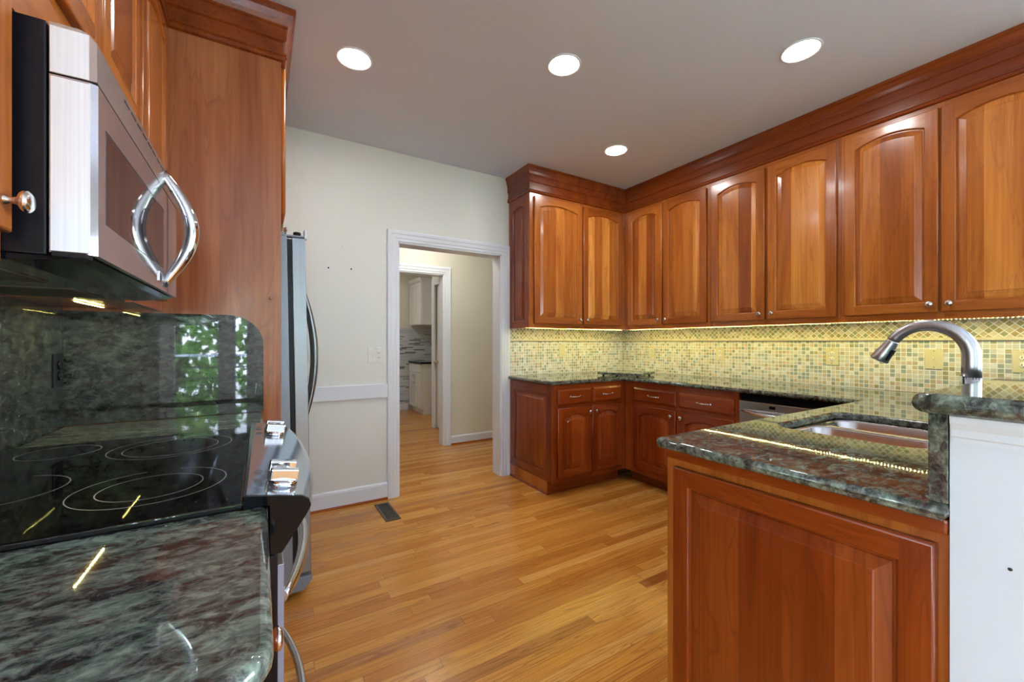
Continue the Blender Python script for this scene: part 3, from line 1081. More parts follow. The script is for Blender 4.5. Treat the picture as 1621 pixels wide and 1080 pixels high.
# base cabinets -------------------------------------------------------------
BX, BY = 1.970, 2.605
t = thing('base_cabinet', 'cherry base cabinet in the back corner beside the doorway', 'cabinet', (BX, BY, 0), 0)
c = MB()
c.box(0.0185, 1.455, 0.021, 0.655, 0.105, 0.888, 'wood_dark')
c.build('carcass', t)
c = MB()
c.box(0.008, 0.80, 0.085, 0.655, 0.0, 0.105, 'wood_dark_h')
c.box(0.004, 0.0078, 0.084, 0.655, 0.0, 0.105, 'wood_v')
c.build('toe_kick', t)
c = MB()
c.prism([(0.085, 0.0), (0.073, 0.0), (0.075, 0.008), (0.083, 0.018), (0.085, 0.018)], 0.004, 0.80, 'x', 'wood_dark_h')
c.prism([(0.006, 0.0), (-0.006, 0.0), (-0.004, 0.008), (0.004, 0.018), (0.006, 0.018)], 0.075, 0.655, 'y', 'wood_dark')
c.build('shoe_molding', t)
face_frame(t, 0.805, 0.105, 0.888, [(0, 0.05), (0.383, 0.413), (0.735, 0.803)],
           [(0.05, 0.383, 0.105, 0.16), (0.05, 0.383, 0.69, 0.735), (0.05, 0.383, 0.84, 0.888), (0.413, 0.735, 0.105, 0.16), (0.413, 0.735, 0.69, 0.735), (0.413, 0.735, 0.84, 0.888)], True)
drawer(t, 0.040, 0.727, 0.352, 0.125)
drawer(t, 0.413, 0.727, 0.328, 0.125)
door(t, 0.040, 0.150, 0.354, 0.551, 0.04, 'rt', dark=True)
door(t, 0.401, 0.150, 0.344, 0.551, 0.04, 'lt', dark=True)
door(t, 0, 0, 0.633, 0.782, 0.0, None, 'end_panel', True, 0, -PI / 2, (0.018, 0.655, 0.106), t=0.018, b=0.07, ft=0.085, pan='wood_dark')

t = thing('base_cabinet', 'cherry base cabinet on the right wall between the corner and the dishwasher', 'cabinet', (2.775, 2.603, 0), -PI / 2)
W = 1.018
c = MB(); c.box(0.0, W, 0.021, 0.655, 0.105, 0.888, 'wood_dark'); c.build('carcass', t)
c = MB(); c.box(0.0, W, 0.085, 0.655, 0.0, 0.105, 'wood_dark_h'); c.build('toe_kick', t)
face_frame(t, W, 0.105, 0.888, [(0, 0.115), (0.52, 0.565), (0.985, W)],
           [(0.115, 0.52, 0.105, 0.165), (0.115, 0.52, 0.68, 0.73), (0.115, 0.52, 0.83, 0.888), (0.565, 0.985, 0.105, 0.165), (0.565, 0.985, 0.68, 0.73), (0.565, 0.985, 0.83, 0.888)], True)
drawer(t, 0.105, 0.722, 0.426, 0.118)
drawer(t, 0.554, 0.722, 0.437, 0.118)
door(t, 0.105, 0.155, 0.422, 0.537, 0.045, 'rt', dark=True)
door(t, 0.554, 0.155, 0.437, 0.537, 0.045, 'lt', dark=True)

# dishwasher
t = thing('dishwasher', 'stainless dishwasher under the right-hand counter', 'dishwasher', (2.770, 1.580, 0), -PI / 2)
c = MB(); c.box(0.004, 0.598, 0.03, 0.62, 0.09, 0.870, 'black'); c.build('body', t)
c = MB(); c.box(0.006, 0.596, 0.0, 0.03, 0.845, 0.884, 'black_gloss', 0.004); c.build('control_strip', t)
c = MB(); c.box(0.006, 0.596, -0.012, 0.03, 0.105, 0.838, 'steel_h', 0.004); d = c.build('door', t)
c = MB(); c.box(0.20, 0.236, -0.0135, -0.011, 0.803, 0.822, 'black_gloss', 0.001); c.build('badge_window', d)
c = MB()
pts, rr = [], []
for i in range(17):
    u = i / 16
    pts.append((0.03 + 0.545 * u, -0.012 - 0.052 * math.sin(PI * u) ** 0.7, 0.775 - 0.012 * math.sin(PI * u)))
    rr.append(0.009 + 0.008 * math.sin(PI * u))
c.tube(pts, rr, 'steel_h', 12)
c.build('handle', d)
c = MB(); c.box(0.006, 0.596, 0.05, 0.08, 0.0, 0.10, 'black'); c.build('toe_panel', t)

# peninsula base ------------------------------------------------------------
EX = 1.128
t = thing('base_cabinet', 'cherry peninsula base with a large raised end panel facing the range', 'cabinet', (EX, 0.878, 0), -PI / 2)
c = MB()
c.box(0.0, 0.642, 0.0, 0.45, 0.0, 0.866, 'wood_v', 0.002)
c.box(0.001, 0.642, 0.4502, 1.63, 0.0, 0.70, 'wood_dark')
c.box(0.001, 0.02, 0.4502, 1.63, 0.70, 0.866, 'wood_dark_h')
c.build('carcass', t)
c = MB(); c.box(-0.004, 0.642, -0.010, 0.03, 0.858, 0.889, 'wood_dark_h', 0.006); c.build('scribe_molding', t)
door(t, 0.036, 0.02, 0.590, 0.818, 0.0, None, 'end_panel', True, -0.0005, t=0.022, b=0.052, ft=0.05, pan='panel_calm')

# ================================================================== COUNTERS
def arc(cx, cy, r, a0, a1, n=6):
    return [(cx + r * math.cos(math.radians(a0 + (a1 - a0) * k / n)), cy + r * math.sin(math.radians(a0 + (a1 - a0) * k / n))) for k in range(n + 1)]


CT, CTH = 0.92, 0.030
out = [(1.950, 3.268)] + arc(1.950 + 0.02, 2.585 + 0.02, 0.02, 180, 270) + arc(2.735 - 0.03, 2.585 + 0.03, 0.0301, 270, 270, 1)[:1] + \
      [(2.735, 2.585), (2.735, 0.905)] + arc(1.088 + 0.03, 0.905 - 0.03, 0.03, 90, 180) + [(1.088, 0.2345), (3.438, 0.2345), (3.438, 3.268)]
hole = rrect(1.630, 2.195, 0.395, 0.802, 0.06)
o = slab_mesh('countertop', out, [hole], CT - CTH, CT, 0.0125, 'granite')
tag(o, 'polished dark green granite countertop running from the corner onto the peninsula', 'countertop')
# raised bar top
bo = arc(1.075 + 0.035, 0.285 - 0.035, 0.035, 90, 180) + [(1.075, -0.10), (3.44, -0.10), (3.44, 0.285)]
o = slab_mesh('bar_top', bo, [], 1.093, 1.131, 0.018, 'granite')
tag(o, 'raised granite bar slab with rounded edge on top of the white half wall', 'countertop')
b = MB(); b.box(1.113, 3.436, 0.2355, 0.263, CT + 0.0005, 1.0925, 'granite', 0.002)
tag(b.build('backsplash_slab'), 'upright granite strip between the peninsula counter and the raised bar', 'backsplash')
# granite board in the corner
t = thing('granite_board', 'small square granite board on feet in the back counter corner', 'board', (2.93, 2.735, CT), math.radians(22))
o = slab_mesh('top', [(-0.20, -0.20), (0.20, -0.20), (0.20, 0.20), (-0.20, 0.20)], [], 0.012, 0.034, 0.004, 'granite')
o.parent = t
for sx_ in (-1, 1):
    for sy_ in (-1, 1):
        c = MB(); c.lathe([(0.010, 0.0), (0.012, 0.006), (0.010, 0.0125)], 'black'); c.build('foot', t, (sx_ * 0.16, sy_ * 0.16, 0.0002))

# sink: two bowls under the counter ---------------------------------------------
t = thing('kitchen_sink', 'double-bowl stainless sink set into the peninsula counter', 'sink', (1.91, 0.6, 0.69))
def bowl(x0, x1, y0, y1, z1, z0, r):
    m_ = MB()
    lv = [(0.0, z1, 0.006), (0.004, z1 - 0.004, 0.002), (0.008, z0 + 0.04, 0.0), (0.016, z0 + 0.012, 0.0), (0.045, z0, 0.0)]
    rings = []
    tb = bmesh.new()
    for ins, z, _ in lv:
        rings.append([tb.verts.new((p[0], p[1], z)) for p in rrect(x0 + ins, x1 - ins, y0 + ins, y1 - ins, r, 8)])
    n = len(rings[0])
    for a, c_ in zip(rings, rings[1:]):
        for k in range(n):
            f = tb.faces.new((a[k], c_[k], c_[(k + 1) % n], a[(k + 1) % n]))
            f.smooth = True
    tb.faces.new(rings[-1])
    m_.merge(tb, 'sink')
    return m_
ox, oy, oz = 1.91, 0.6, 0.69
rm = MB()
o = slab_mesh('rim', rrect(1.61 - ox, 2.215 - ox, 0.375 - oy, 0.822 - oy, 0.06), [rrect(1.636 - ox, 1.956 - ox, 0.40 - oy, 0.797 - oy, 0.07)[::-1], rrect(1.984 - ox, 2.189 - ox, 0.40 - oy, 0.797 - oy, 0.07)[::-1]], 0.192, 0.1995, 0.0015, 'sink')
o.parent = t
bowl(1.636 - ox, 1.956 - ox, 0.40 - oy, 0.797 - oy, 0.196, 0.02, 0.07).build('bowl', t)
bowl(1.984 - ox, 2.189 - ox, 0.40 - oy, 0.797 - oy, 0.196, 0.02, 0.07).build('bowl', t)
for dx in (1.796 - ox, 2.087 - ox):
    c = MB(); c.lathe([(0.04, 0.0), (0.038, 0.004), (0.02, 0.005), (0.0, 0.003)], 'chrome'); c.build('drain', t, (dx, 0.0, 0.021))

# faucet ---------------------------------------------------------------------------
t = thing('faucet', 'brushed pull-down gooseneck faucet rising behind the raised bar', 'faucet', (1.79, 0.330, CT))
c = MB(); c.lathe([(0.030, 0.0), (0.030, 0.006), (0.026, 0.012), (0.0225, 0.03), (0.0215, 0.10), (0.0215, 0.205)], 'steel', None, 24); c.build('body', t)
pts, rr = [(0, 0, 0.2), (0, 0, 0.24)], [0.0215, 0.0213]
R_ = 0.094
for i in range(0, 25):
    a = math.radians(180 - 150 * i / 24)
    pts.append((0, R_ + R_ * math.cos(a), 0.268 + R_ * math.sin(a)))
    rr.append(0.0212 - 0.0042 * min(1, i / 16))
c = MB(); c.tube(pts, rr, 'steel', 20, up=(1, 0, 0)); c.build('spout', t)
a = math.radians(30)
p0 = Vector((0, R_ + R_ * math.cos(a), 0.268 + R_ * math.sin(a)))
d_ = Vector((0, math.sin(a), -math.cos(a)))
hp = [p0 + d_ * q for q in (0.001, 0.004, 0.03, 0.055, 0.072, 0.076)]
hp = [p + Vector((0, 0, -0.0)) for p in hp]
c = MB(); c.tube(hp, [0.0170, 0.0174, 0.0195, 0.0235, 0.0262, 0.0240], 'steel', 20, up=(1, 0, 0)); h_ = c.build('spray_head', t)
c = MB(); q = p0 + d_ * 0.045
c.box(-0.008, 0.008, -0.004, 0.004, -0.020, 0.020, 'black', 0.003)
c.build('spray_button', h_, tuple(q + Vector((-0.010, -0.0185, -0.0105))), (math.radians(30), 0, 0))
c = MB(); c.box(-0.0035, 0.0035, -0.007, 0.007, -0.026, 0.026, 'chrome', 0.003, 3); c.build('lever', t, (-0.0155, 0.0150, 0.186), (0, 0, -PI / 4))

# ================================================================== TILE BACKSPLASH
ZB0, ZB1, ZB2 = CT + 0.0008, 1.240, 1.257
t = thing('tile_backsplash', 'glass and stone mosaic backsplash on the back wall', 'backsplash', (1.968, YB, 0), 0)
c = MB(); c.box(0, 1.480, -0.0095, -0.0005, ZB0, ZB1, 'tile'); c.build('square_tiles', t)
c = MB(); c.box(0, 1.480, -0.0095, -0.0005, ZB2, 1.364, 'tile_d'); c.build('diamond_band', t)
c = MB(); c.box(0, 1.480, -0.021, -0.0005, ZB1, ZB2, 'liner', 0.003); ls = c.build('liner_strip', t)
c = MB(); c.box(0, 1.480, -0.017, -0.0098, ZB1 - 0.005, ZB1, 'liner_shade'); c.build('liner_shade_line', ls)  # thin strip standing in for the shadow the liner casts
t = thing('tile_backsplash', 'glass and stone mosaic backsplash along the right wall', 'backsplash', (XR, 3.268, 0), -PI / 2)
c = MB(); c.box(0, 3.06, -0.0105, -0.0005, ZB0, ZB1, 'tile'); c.build('square_tiles', t)
c = MB(); c.box(0, 3.06, -0.0105, -0.0005, ZB2, 1.364, 'tile_d'); c.build('diamond_band', t)
c = MB(); c.box(0, 3.06, -0.022, -0.0005, ZB1, ZB2, 'liner', 0.003); ls = c.build('liner_strip', t)
c = MB(); c.box(0, 3.06, -0.018, -0.0108, ZB1 - 0.005, ZB1, 'liner_shade'); c.build('liner_shade_line', ls)


# outlets and switches ------------------------------------------------------------------
def plate(label, loc, rotz, kind='outlet', w=0.075, h=0.118, m='plate', group=None):
    name = {'outlet': 'wall_outlet', 'switch': 'light_switch', 'blank': 'wall_plate', 'combo': 'switch_plate', 'black': 'wall_outlet'}[kind]
    t = thing(name, label, {'outlet': 'outlet', 'black': 'outlet', 'switch': 'switch', 'blank': 'wall plate', 'combo': 'switch'}[kind], loc, rotz, group)
    c = MB(); c.box(-w / 2, w / 2, -0.006, -0.0002, -h / 2, h / 2, m, 0.0025); c.build('cover', t)
    if kind in ('outlet', 'black'):
        for s_ in (-1, 1):
            c = MB()
            fm = 'plate_white' if kind == 'outlet' else 'black_gloss'
            c.lathe([(0.0165, 0.0), (0.0165, 0.0025), (0.0155, 0.0035), (0.0, 0.0035)], fm, Matrix.Translation((0, -0.0055, s_ * 0.0195)) @ Matrix.Rotation(PI / 2, 4, 'X'))
            r_ = c.build('receptacle', t)
            c = MB()
            for xx in (-0.0065, 0.0065):
                c.box(xx - 0.0012, xx + 0.0012, -0.0098, -0.0088, s_ * 0.0195 - 0.001, s_ * 0.0195 + 0.0075, 'slot')
            c.lathe([(0.0025, 0), (0.0025, 0.0008), (0, 0.0008)], 'slot', Matrix.Translation((0, -0.009, s_ * 0.0195 - 0.0075)) @ Matrix.Rotation(PI / 2, 4, 'X'), 10)
            c.build('slot', r_)
    elif kind == 'switch':
        c = MB(); c.box(-0.0055, 0.0055, -0.0085, -0.005, -0.012, 0.012, m, 0.001); c.box(-0.004, 0.004, -0.018, -0.006, 0.0, 0.009, 'plate_white', 0.001); c.build('toggle', t)
    elif kind == 'combo':
        c = MB(); c.box(-0.0285, -0.0175, -0.0085, -0.005, -0.012, 0.012, m, 0.001); c.box(-0.027, -0.019, -0.017, -0.006, -0.010, -0.001, 'plate_white', 0.001); c.build('toggle', t)
        for s_ in (-1, 1):
            c = MB(); c.box(0.010, 0.036, -0.0085, -0.005, s_ * 0.018 - 0.010, s_ * 0.018 + 0.010, m, 0.003)
            r_ = c.build('receptacle', t)
            c = MB()
            for xx in (0.018, 0.028):
                c.box(xx - 0.0012, xx + 0.0012, -0.0092, -0.0082, s_ * 0.018 - 0.003, s_ * 0.018 + 0.005, 'slot')
            c.build('slot', r_)
    if kind != 'black':
        for s_ in (-1, 1):
            c = MB(); c.lathe([(0.003, 0), (0.003, 0.0007), (0, 0.001)], 'nickel', Matrix.Translation((0, -0.0058, s_ * h * 0.41)) @ Matrix.Rotation(PI / 2, 4, 'X'), 10)
            c.build('screw', t)
    return t


plate('white double wall plate with a switch, left of the doorway above the chair rail', (0.766, YB, 1.128), 0, 'combo', 0.124, 0.122, 'plate_white')
YT, XT = YB - 0.0095, XR - 0.0105
plate('blank almond wall plate on the mosaic of the back wall', (2.587, YT, 1.146), 0, 'blank')
RR = -PI / 2
plate('almond outlet nearest the corner on the right wall mosaic', (XT, 2.870, 1.132), RR, 'outlet')
plate('almond outlet on the right wall mosaic above the base cabinet drawers', (XT, 2.128, 1.125), RR, 'outlet')
plate('almond outlet on the right wall mosaic above the dishwasher', (XT, 1.300, 1.128), RR, 'outlet')
plate('almond toggle switch framed by the faucet arch', (XT, 0.785, 1.128), RR, 'switch', 0.080, 0.118)
plate('almond outlet right of the faucet at the edge of the picture', (XT, 0.445, 1.126), RR, 'outlet', 0.080, 0.118)


# LED strips ------------------------------------------------------------------------------
def led_strip(label, p0, p1, z, pitch, width=0.003):
    t = thing('led_strip', label, 'light strip', (p0[0], p0[1], z))
    v = Vector((p1[0] - p0[0], p1[1] - p0[1], 0))
    L = v.length
    t.rotation_euler = (0, 0, math.atan2(v.y, v.x))
    c = MB(); c.box(0, L, -0.005, 0.005, 0.0002, 0.002, 'led_tape'); c.build('tape', t)
    n = int(L / pitch)
    w2 = width / 2
    def chip(mb, xx):                     # white housing with the glowing face on its underside
        mb.box(xx - w2, xx + w2, -0.0018, 0.0018, -0.0018, 0.0, 'led_tape')
        mb.quad([(xx - w2, -0.0016, -0.002), (xx - w2, 0.0016, -0.002), (xx + w2, 0.0016, -0.002), (xx + w2, -0.0016, -0.002)], 'led')
    c = MB(); chip(c, 0.0)
    k0 = max(0, n - 100)                  # the nearest hundred are parts, the far rest one part
    first = c.build('led', t, (pitch / 2 + pitch * k0, 0, 0))
    for k_ in range(k0 + 1, n):
        q = first.copy()
        COL.objects.link(q)
        q.parent = t
        q.location = (pitch / 2 + pitch * k_, 0, 0)
    if k0:
        c = MB()
        for k_ in range(k0):
            xx = pitch / 2 + pitch * k_
            chip(c, xx)
        tag(c.build('led', t), kind='stuff')
    return t


led_strip('glowing dotted light strip under the cabinets of the right wall', (3.242, 2.98), (3.242, 0.27), UZ0 + 0.0046, 0.01667)
led_strip('glowing dotted light strip under the back wall cabinet', (1.99, 3.055), (3.20, 3.055), UZ0 + 0.0046, 0.01667)

# ================================================================== LEFT SIDE
LXF = -0.335
LD = -LXF + XL          # negative
depthL = LXF - XL - 0.002


def upper_left(label, y0, y1, doors, z0, dz0, dz1=2.487, knobs=None):
    t = thing('wall_cabinet', label, 'cabinet', (LXF, y0, 0), PI / 2)
    w = y1 - y0
    c = MB(); c.box(0.001, w - 0.001, 0.0205, depthL, z0 + 0.004, UZ1, 'wood_v'); c.build('carcass', t)
    st = [(0, doors[0][0] - y0 + 0.008)]
    for a, c_ in zip(doors, doors[1:]):
        st.append((a[1] - y0 - 0.008, c_[0] - y0 + 0.008))
    st.append((doors[-1][1] - y0 - 0.008, w))
    rails = []
    for a, c_ in zip(st, st[1:]):
        rails.append((a[1], c_[0], z0, dz0 + 0.01))
        rails.append((a[1], c_[0], dz1 - 0.01, UZ1))
    face_frame(t, w, z0, UZ1, st, rails)
    for i, dd in enumerate(doors):
        door(t, dd[0] - y0, dz0, dd[1] - dd[0], dz1 - dz0, 0.045, knobs[i] if knobs else None)
    return t


upper_left('cherry wall cabinet at the left edge, nickel knob beside the microwave', 0.43, 0.934, [(0.45, 0.915)], UZ0, 1.392, knobs=['rb'])
upper_left('cherry wall cabinet above the microwave', 0.936, 1.697, [(0.955, 1.322), (1.336, 1.685)], 1.76, 1.885)
ul = upper_left('cherry wall cabinet between the microwave and the refrigerator panel', 1.699, 2.166, [(1.715, 2.13)], UZ0, 1.392, knobs=['lb'])

# refrigerator enclosure: tall side panel, cabinet above
t = thing('refrigerator_cabinet', 'tall cherry refrigerator surround with a broad side panel beside the range', 'cabinet', (XL, 2.17, 0))
fx = 0.082 - XL
M['panel_tall'] = cherry('cherry_veneer_panel', 'z', 0.0, (0.90, 1.10, 2.7), 0.22)
c = MB(); c.box(0.002, fx, 0.0, 0.035, 0.0, UZ1, 'panel_tall', 0.001); sp = c.build('side_panel', t)
c = MB(); c.lathe([(0.007, 0), (0.006, 0.0015), (0, 0.002)], 'brass', Matrix.Rotation(PI / 2, 4, 'X'), 12); c.build('screw', sp, (0.040 - XL, -0.0003, 1.43))
c = MB(); c.box(0.002, fx - 0.001, 0.036, 1.104, 1.80, UZ1, 'wood_v'); c.build('carcass', t)
dd = door(t, 0, 0, 0.52, 0.69, 0.045, 'rb', 'door', False, 0, PI / 2, (fx, 0.045, 1.835))
dd = door(t, 0, 0, 0.52, 0.69, 0.045, 'lb', 'door', False, 0, PI / 2, (fx, 0.572, 1.835))

b = MB()
b.sweep(crown_prof(1.65), crown_path([(LXF, 0.42, 1, 0), (LXF, 2.169, 1, -1), (0.083, 2.169, 1, -1), (0.083, 3.272, 1, 0)]), 'moulding')
tag(b.build('crown_molding'), 'cherry crown molding over the microwave wall and round the refrigerator surround', 'molding')

# left base cabinets and counters
t = thing('base_cabinet', 'cherry base cabinet under the near granite counter at lower left', 'cabinet', (-0.022, 0.475, 0), PI / 2)
c = MB(); c.box(0.0, 0.425, 0.0205, 0.60, 0.105, 0.888, 'wood_dark'); c.box(0.0, 0.425, 0.085, 0.60, 0.0, 0.105, 'wood_dark_h'); c.build('carcass', t)
face_frame(t, 0.425, 0.105, 0.888, [(0, 0.03), (0.395, 0.425)], [(0.03, 0.395, 0.105, 0.15), (0.03, 0.395, 0.69, 0.735), (0.03, 0.395, 0.84, 0.888)], True)
dr = drawer(t, 0.018, 0.727, 0.389, 0.135, pull=False)
knob_mb().build('knob', dr, (0.1945, -0.02, 0.072))
door(t, 0.018, 0.145, 0.389, 0.56, 0.04, 'lt', dark=True)
t = thing('base_cabinet', 'cherry base cabinet between the range and the refrigerator panel', 'cabinet', (-0.022, 1.715, 0), PI / 2)
c = MB(); c.box(0.0, 0.452, 0.0205, 0.60, 0.105, 0.888, 'wood_dark'); c.box(0.0, 0.452, 0.085, 0.60, 0.0, 0.105, 'wood_dark_h'); c.build('carcass', t)
face_frame(t, 0.452, 0.105, 0.888, [(0, 0.03), (0.42, 0.452)], [(0.03, 0.42, 0.105, 0.15), (0.03, 0.42, 0.69, 0.735), (0.03, 0.42, 0.84, 0.888)], True)
drawer(t, 0.018, 0.727, 0.416, 0.135)
door(t, 0.018, 0.145, 0.416, 0.56, 0.04, 'lt', dark=True)

RY0, RY1 = 0.905, 1.707
o = slab_mesh('countertop', [(-0.618, 0.452)] + arc(0.012 - 0.045, 0.452 + 0.045, 0.045, 270, 360) + [(0.012, RY0 + 0.013), (-0.618, RY0 + 0.013)], [], CT - CTH, CT, 0.012, 'granite')
tag(o, 'near granite countertop left of the camera, with rounded front corner', 'countertop')
o = slab_mesh('countertop', [(-0.618, RY1 - 0.013), (0.012, RY1 - 0.013), (0.012, 2.148), (-0.618, 2.148)], [], CT - CTH, CT, 0.012, 'granite')
tag(o, 'short granite countertop between the cooktop and the refrigerator panel', 'countertop')
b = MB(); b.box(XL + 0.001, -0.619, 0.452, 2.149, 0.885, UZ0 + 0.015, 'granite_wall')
tag(b.build('backsplash_slab'), 'dark green granite backsplash on the wall behind the cooktop', 'backsplash')
# splash on the refrigerator panel with a rounded upper corner
zs = 1.346
pr = [(-0.6185, CT + 0.0005), (0.012, CT + 0.0005)] + arc(0.012 - 0.13, zs - 0.13, 0.13, 0, 90, 12) + [(-0.6185, zs)]
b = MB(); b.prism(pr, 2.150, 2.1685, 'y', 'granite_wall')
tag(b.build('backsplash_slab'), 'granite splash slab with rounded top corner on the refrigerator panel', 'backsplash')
plate('black outlet low in the corner of the granite splash', (-0.619, 2.100, 1.128), PI / 2, 'black', 0.075, 0.120, 'black')
t = led_strip('short glowing light strip under the left wall cabinet past the microwave', (-0.48, 1.75), (-0.48, 2.035), UZ0 + 0.0017, 0.0165)

# ------------------------------------------------------------------ microwave
MX, MY0, MY1, MZ0, MZ1 = -0.230, 0.938, 1.694, 1.372, 1.738
t = thing('microwave', 'over-the-range stainless microwave with bowed handle above the cooktop', 'microwave', (MX, MY0, 0), PI / 2)
mw = MY1 - MY0
c = MB(); c.box(0.0, mw, 0.058, -XL + MX - 0.02, MZ0 - 0.004, MZ1, 'black', 0.003); c.build('body', t)
zt = 1.655
c = MB()
c.prism([(0.055, zt + 0.003), (0.0, zt + 0.003), (0.0, MZ1 - 0.016), (0.010, MZ1 - 0.004), (0.022, MZ1), (0.055, MZ1)], 0.0, mw, 'x', 'bezel_steel')
tb = c.build('top_bezel', t)
c = MB(); c.box(-0.0006, 0.0, 0.0095, 0.054, zt + 0.004, MZ1 - 0.006, 'steel_bright'); c.build('bezel_end_cap', tb)
for k_ in range(9):
    c = MB(); c.box(0.16 + k_ * 0.05, 0.198 + k_ * 0.05, -0.0006, 0.001, zt + 0.052, zt + 0.056, 'black'); c.build('vent_slot', tb)
c = MB()
c.prism([(0.0, 0.055), (0.0, 0.010), (0.006, 0.0), (mw - 0.006, 0.0), (mw, 0.010), (mw, 0.055)], MZ0, zt, 'z', 'mirror_steel')
d = c.build('door', t)
c = MB(); c.box(-0.0006, 0.0, 0.008, 0.0535, MZ0 + 0.003, zt - 0.003, 'steel_bright'); c.build('door_edge', d)
c = MB(); c.box(0.045, 0.545, -0.0008, 0.001, MZ0 + 0.062, zt - 0.060, 'window_dark', 0.0006); c.build('window', d)
c = MB(); c.box(0.0445, 0.5455, -0.0006, 0.001, zt - 0.0605, zt - 0.0565, 'black'); c.build('window_trim', d)
c = MB(); c.box(0.604, 0.6065, -0.0004, 0.001, MZ0 + 0.001, zt - 0.001, 'black'); c.build('seam', d)
pts, rr = [], []
hz0, hz1 = MZ0 + 0.018, zt + 0.055
for i in range(21):
    u = i / 20
    s_ = math.sin(PI * u)
    pts.append((0.572, 0.006 - 0.066 * s_, hz0 + (hz1 - hz0) * u))
    rr.append(0.011 + 0.007 * s_)
c = MB(); c.tube(pts, rr, 'chrome', 18, up=(0, 1, 0), flat=1.0); c.build('handle', d)
c = MB(); c.box(0.478, 0.508, -0.003, 0.001, MZ0 + 0.020, MZ0 + 0.046, 'chrome', 0.001); bd = c.build('badge', d)
c = MB(); c.box(0.4805, 0.5055, -0.0036, -0.0028, MZ0 + 0.0225, MZ0 + 0.0435, 'black'); c.build('badge_face', bd)
c = MB()
c.prism([(0.012, MZ0 - 0.002), (0.058, MZ0 - 0.002), (0.058, MZ0 - 0.0045), (0.388, MZ0 - 0.0045), (0.388, MZ0 - 0.014), (0.10, MZ0 - 0.016), (0.030, MZ0 - 0.008)], 0.004, mw - 0.004, 'x', 'black_gloss', 0.001)
hb = c.build('vent_hood', t)
for y_ in (0.08, 0.44):
    c = MB(); c.box(y_, y_ + 0.23, 0.15, 0.33, MZ0 - 0.0185, MZ0 - 0.014, 'bronze', 0.001); c.build('grease_filter', hb)
c = MB(); c.box(-0.002, 0.03, 0.012, 0.052, MZ0 - 0.006, MZ0 + 0.002, 'black', 0.001); c.build('hinge', t)

# ------------------------------------------------------------------ range
t = thing('range', 'slide-in electric range with black glass cooktop and chrome knobs', 'stove', (0.0, RY0, 0), PI / 2)
rw = RY1 - RY0
ZC = 0.932
c = MB(); c.box(0.015, rw - 0.015, -0.005, 0.60, 0.03, 0.885, 'black'); 
c.box(0.015, rw - 0.015, 0.02, 0.60, 0.885, 0.921, 'black'); c.build('body', t)
ct = MB(); ct.box(0.0, rw, 0.028, 0.612, 0.9215, ZC, 'glass_top', 0.003, 3); gl = ct.build('cooktop', t)


def ring(cx, cy, r, gap=0.0, tail=False, w=0.0010):
    n = 64
    m_ = MB()
    a0, a1 = math.radians(gap), math.radians(360 - gap)
    P_ = []
    for k_ in range(n + 1):
        q_ = a0 + (a1 - a0) * k_ / n
        P_.append((math.cos(q_), math.sin(q_)))
    for (p_, q_) in zip(P_, P_[1:]):
        m_.quad([(cx + p_[0] * (r - w), cy + p_[1] * (r - w), ZC + 0.0004), (cx + p_[0] * (r + w), cy + p_[1] * (r + w), ZC + 0.0004),
                 (cx + q_[0] * (r + w), cy + q_[1] * (r + w), ZC + 0.0004), (cx + q_[0] * (r - w), cy + q_[1] * (r - w), ZC + 0.0004)], 'ring')
    return m_.build('burner_ring', gl)


# local x = world y - RY0 ; local y = -world x
ring(1.115 - RY0, 0.190, 0.125, 14)
ring(1.110 - RY0, 0.190, 0.084)
ring(1.510 - RY0, 0.212, 0.138)
ring(1.500 - RY0, 0.212, 0.105)
ring(1.580 - RY0, 0.460, 0.080)
ring(1.225 - RY0, 0.455, 0.110, 14)
# control panel: bowed front
def bowx(x):            # outward bow of the front along the range
    u = (x / rw) * 2 - 1
    return 0.030 * (1 - u * u)
prof = [(0.027, 0.9215), (0.027, 0.945), (0.022, 0.947), (-0.070, 0.930), (-0.082, 0.922), (-0.086, 0.908), (-0.078, 0.892), (-0.036, 0.828), (-0.020, 0.826)]
n = 20
cp = MB()
tb = bmesh.new()
rows = []
for k_ in range(n + 1):
    x = rw * k_ / n
    rows.append([tb.verts.new((x, y - bowx(x) * min(1, max(0, (0.03 - y) / 0.1)), z)) for (y, z) in prof])
for a, b_ in zip(rows, rows[1:]):
    for j in range(len(prof) - 1):
        f = tb.faces.new((a[j], a[j + 1], b_[j + 1], b_[j]))
        f.smooth = j not in (1, 2)
cp.merge(tb, 'panel_steel')
pan = cp.build('control_panel', t)
for e in (0, 1):
    m_ = MB()
    xx = 0.0 if e == 0 else rw
    pl = [(y, z) for (y, z) in prof] + [(-0.0145, 0.832), (-0.0145, 0.9215)]
    sg = -1 if e == 0 else 1
    m_.prism(pl, xx + (0.0006 if e == 0 else -0.0006), xx + sg * 0.006, 'x', 'black_gloss', 0.0015)
    m_.build('end_cap', pan)
sl = math.atan2(0.017, 0.092)
def on_panel(x, y):     # point on the sloped top of the panel
    return (x, y, 0.947 - (0.022 - y) * 0.185)
def panel_patch(name, x0, x1, y0, y1, m, h=0.0008):
    m_ = MB()
    P_ = [on_panel(x0, y0), on_panel(x1, y0), on_panel(x1, y1), on_panel(x0, y1)]
    T_ = [(p[0], p[1], p[2] + h) for p in P_]
    m_.quad(T_, m)
    for k_ in range(4):
        m_.quad([P_[k_], P_[(k_ + 1) % 4], T_[(k_ + 1) % 4], T_[k_]], m)
    return m_.build(name, pan)
panel_patch('display', 0.24, 0.50, -0.065, 0.005, 'black_gloss')
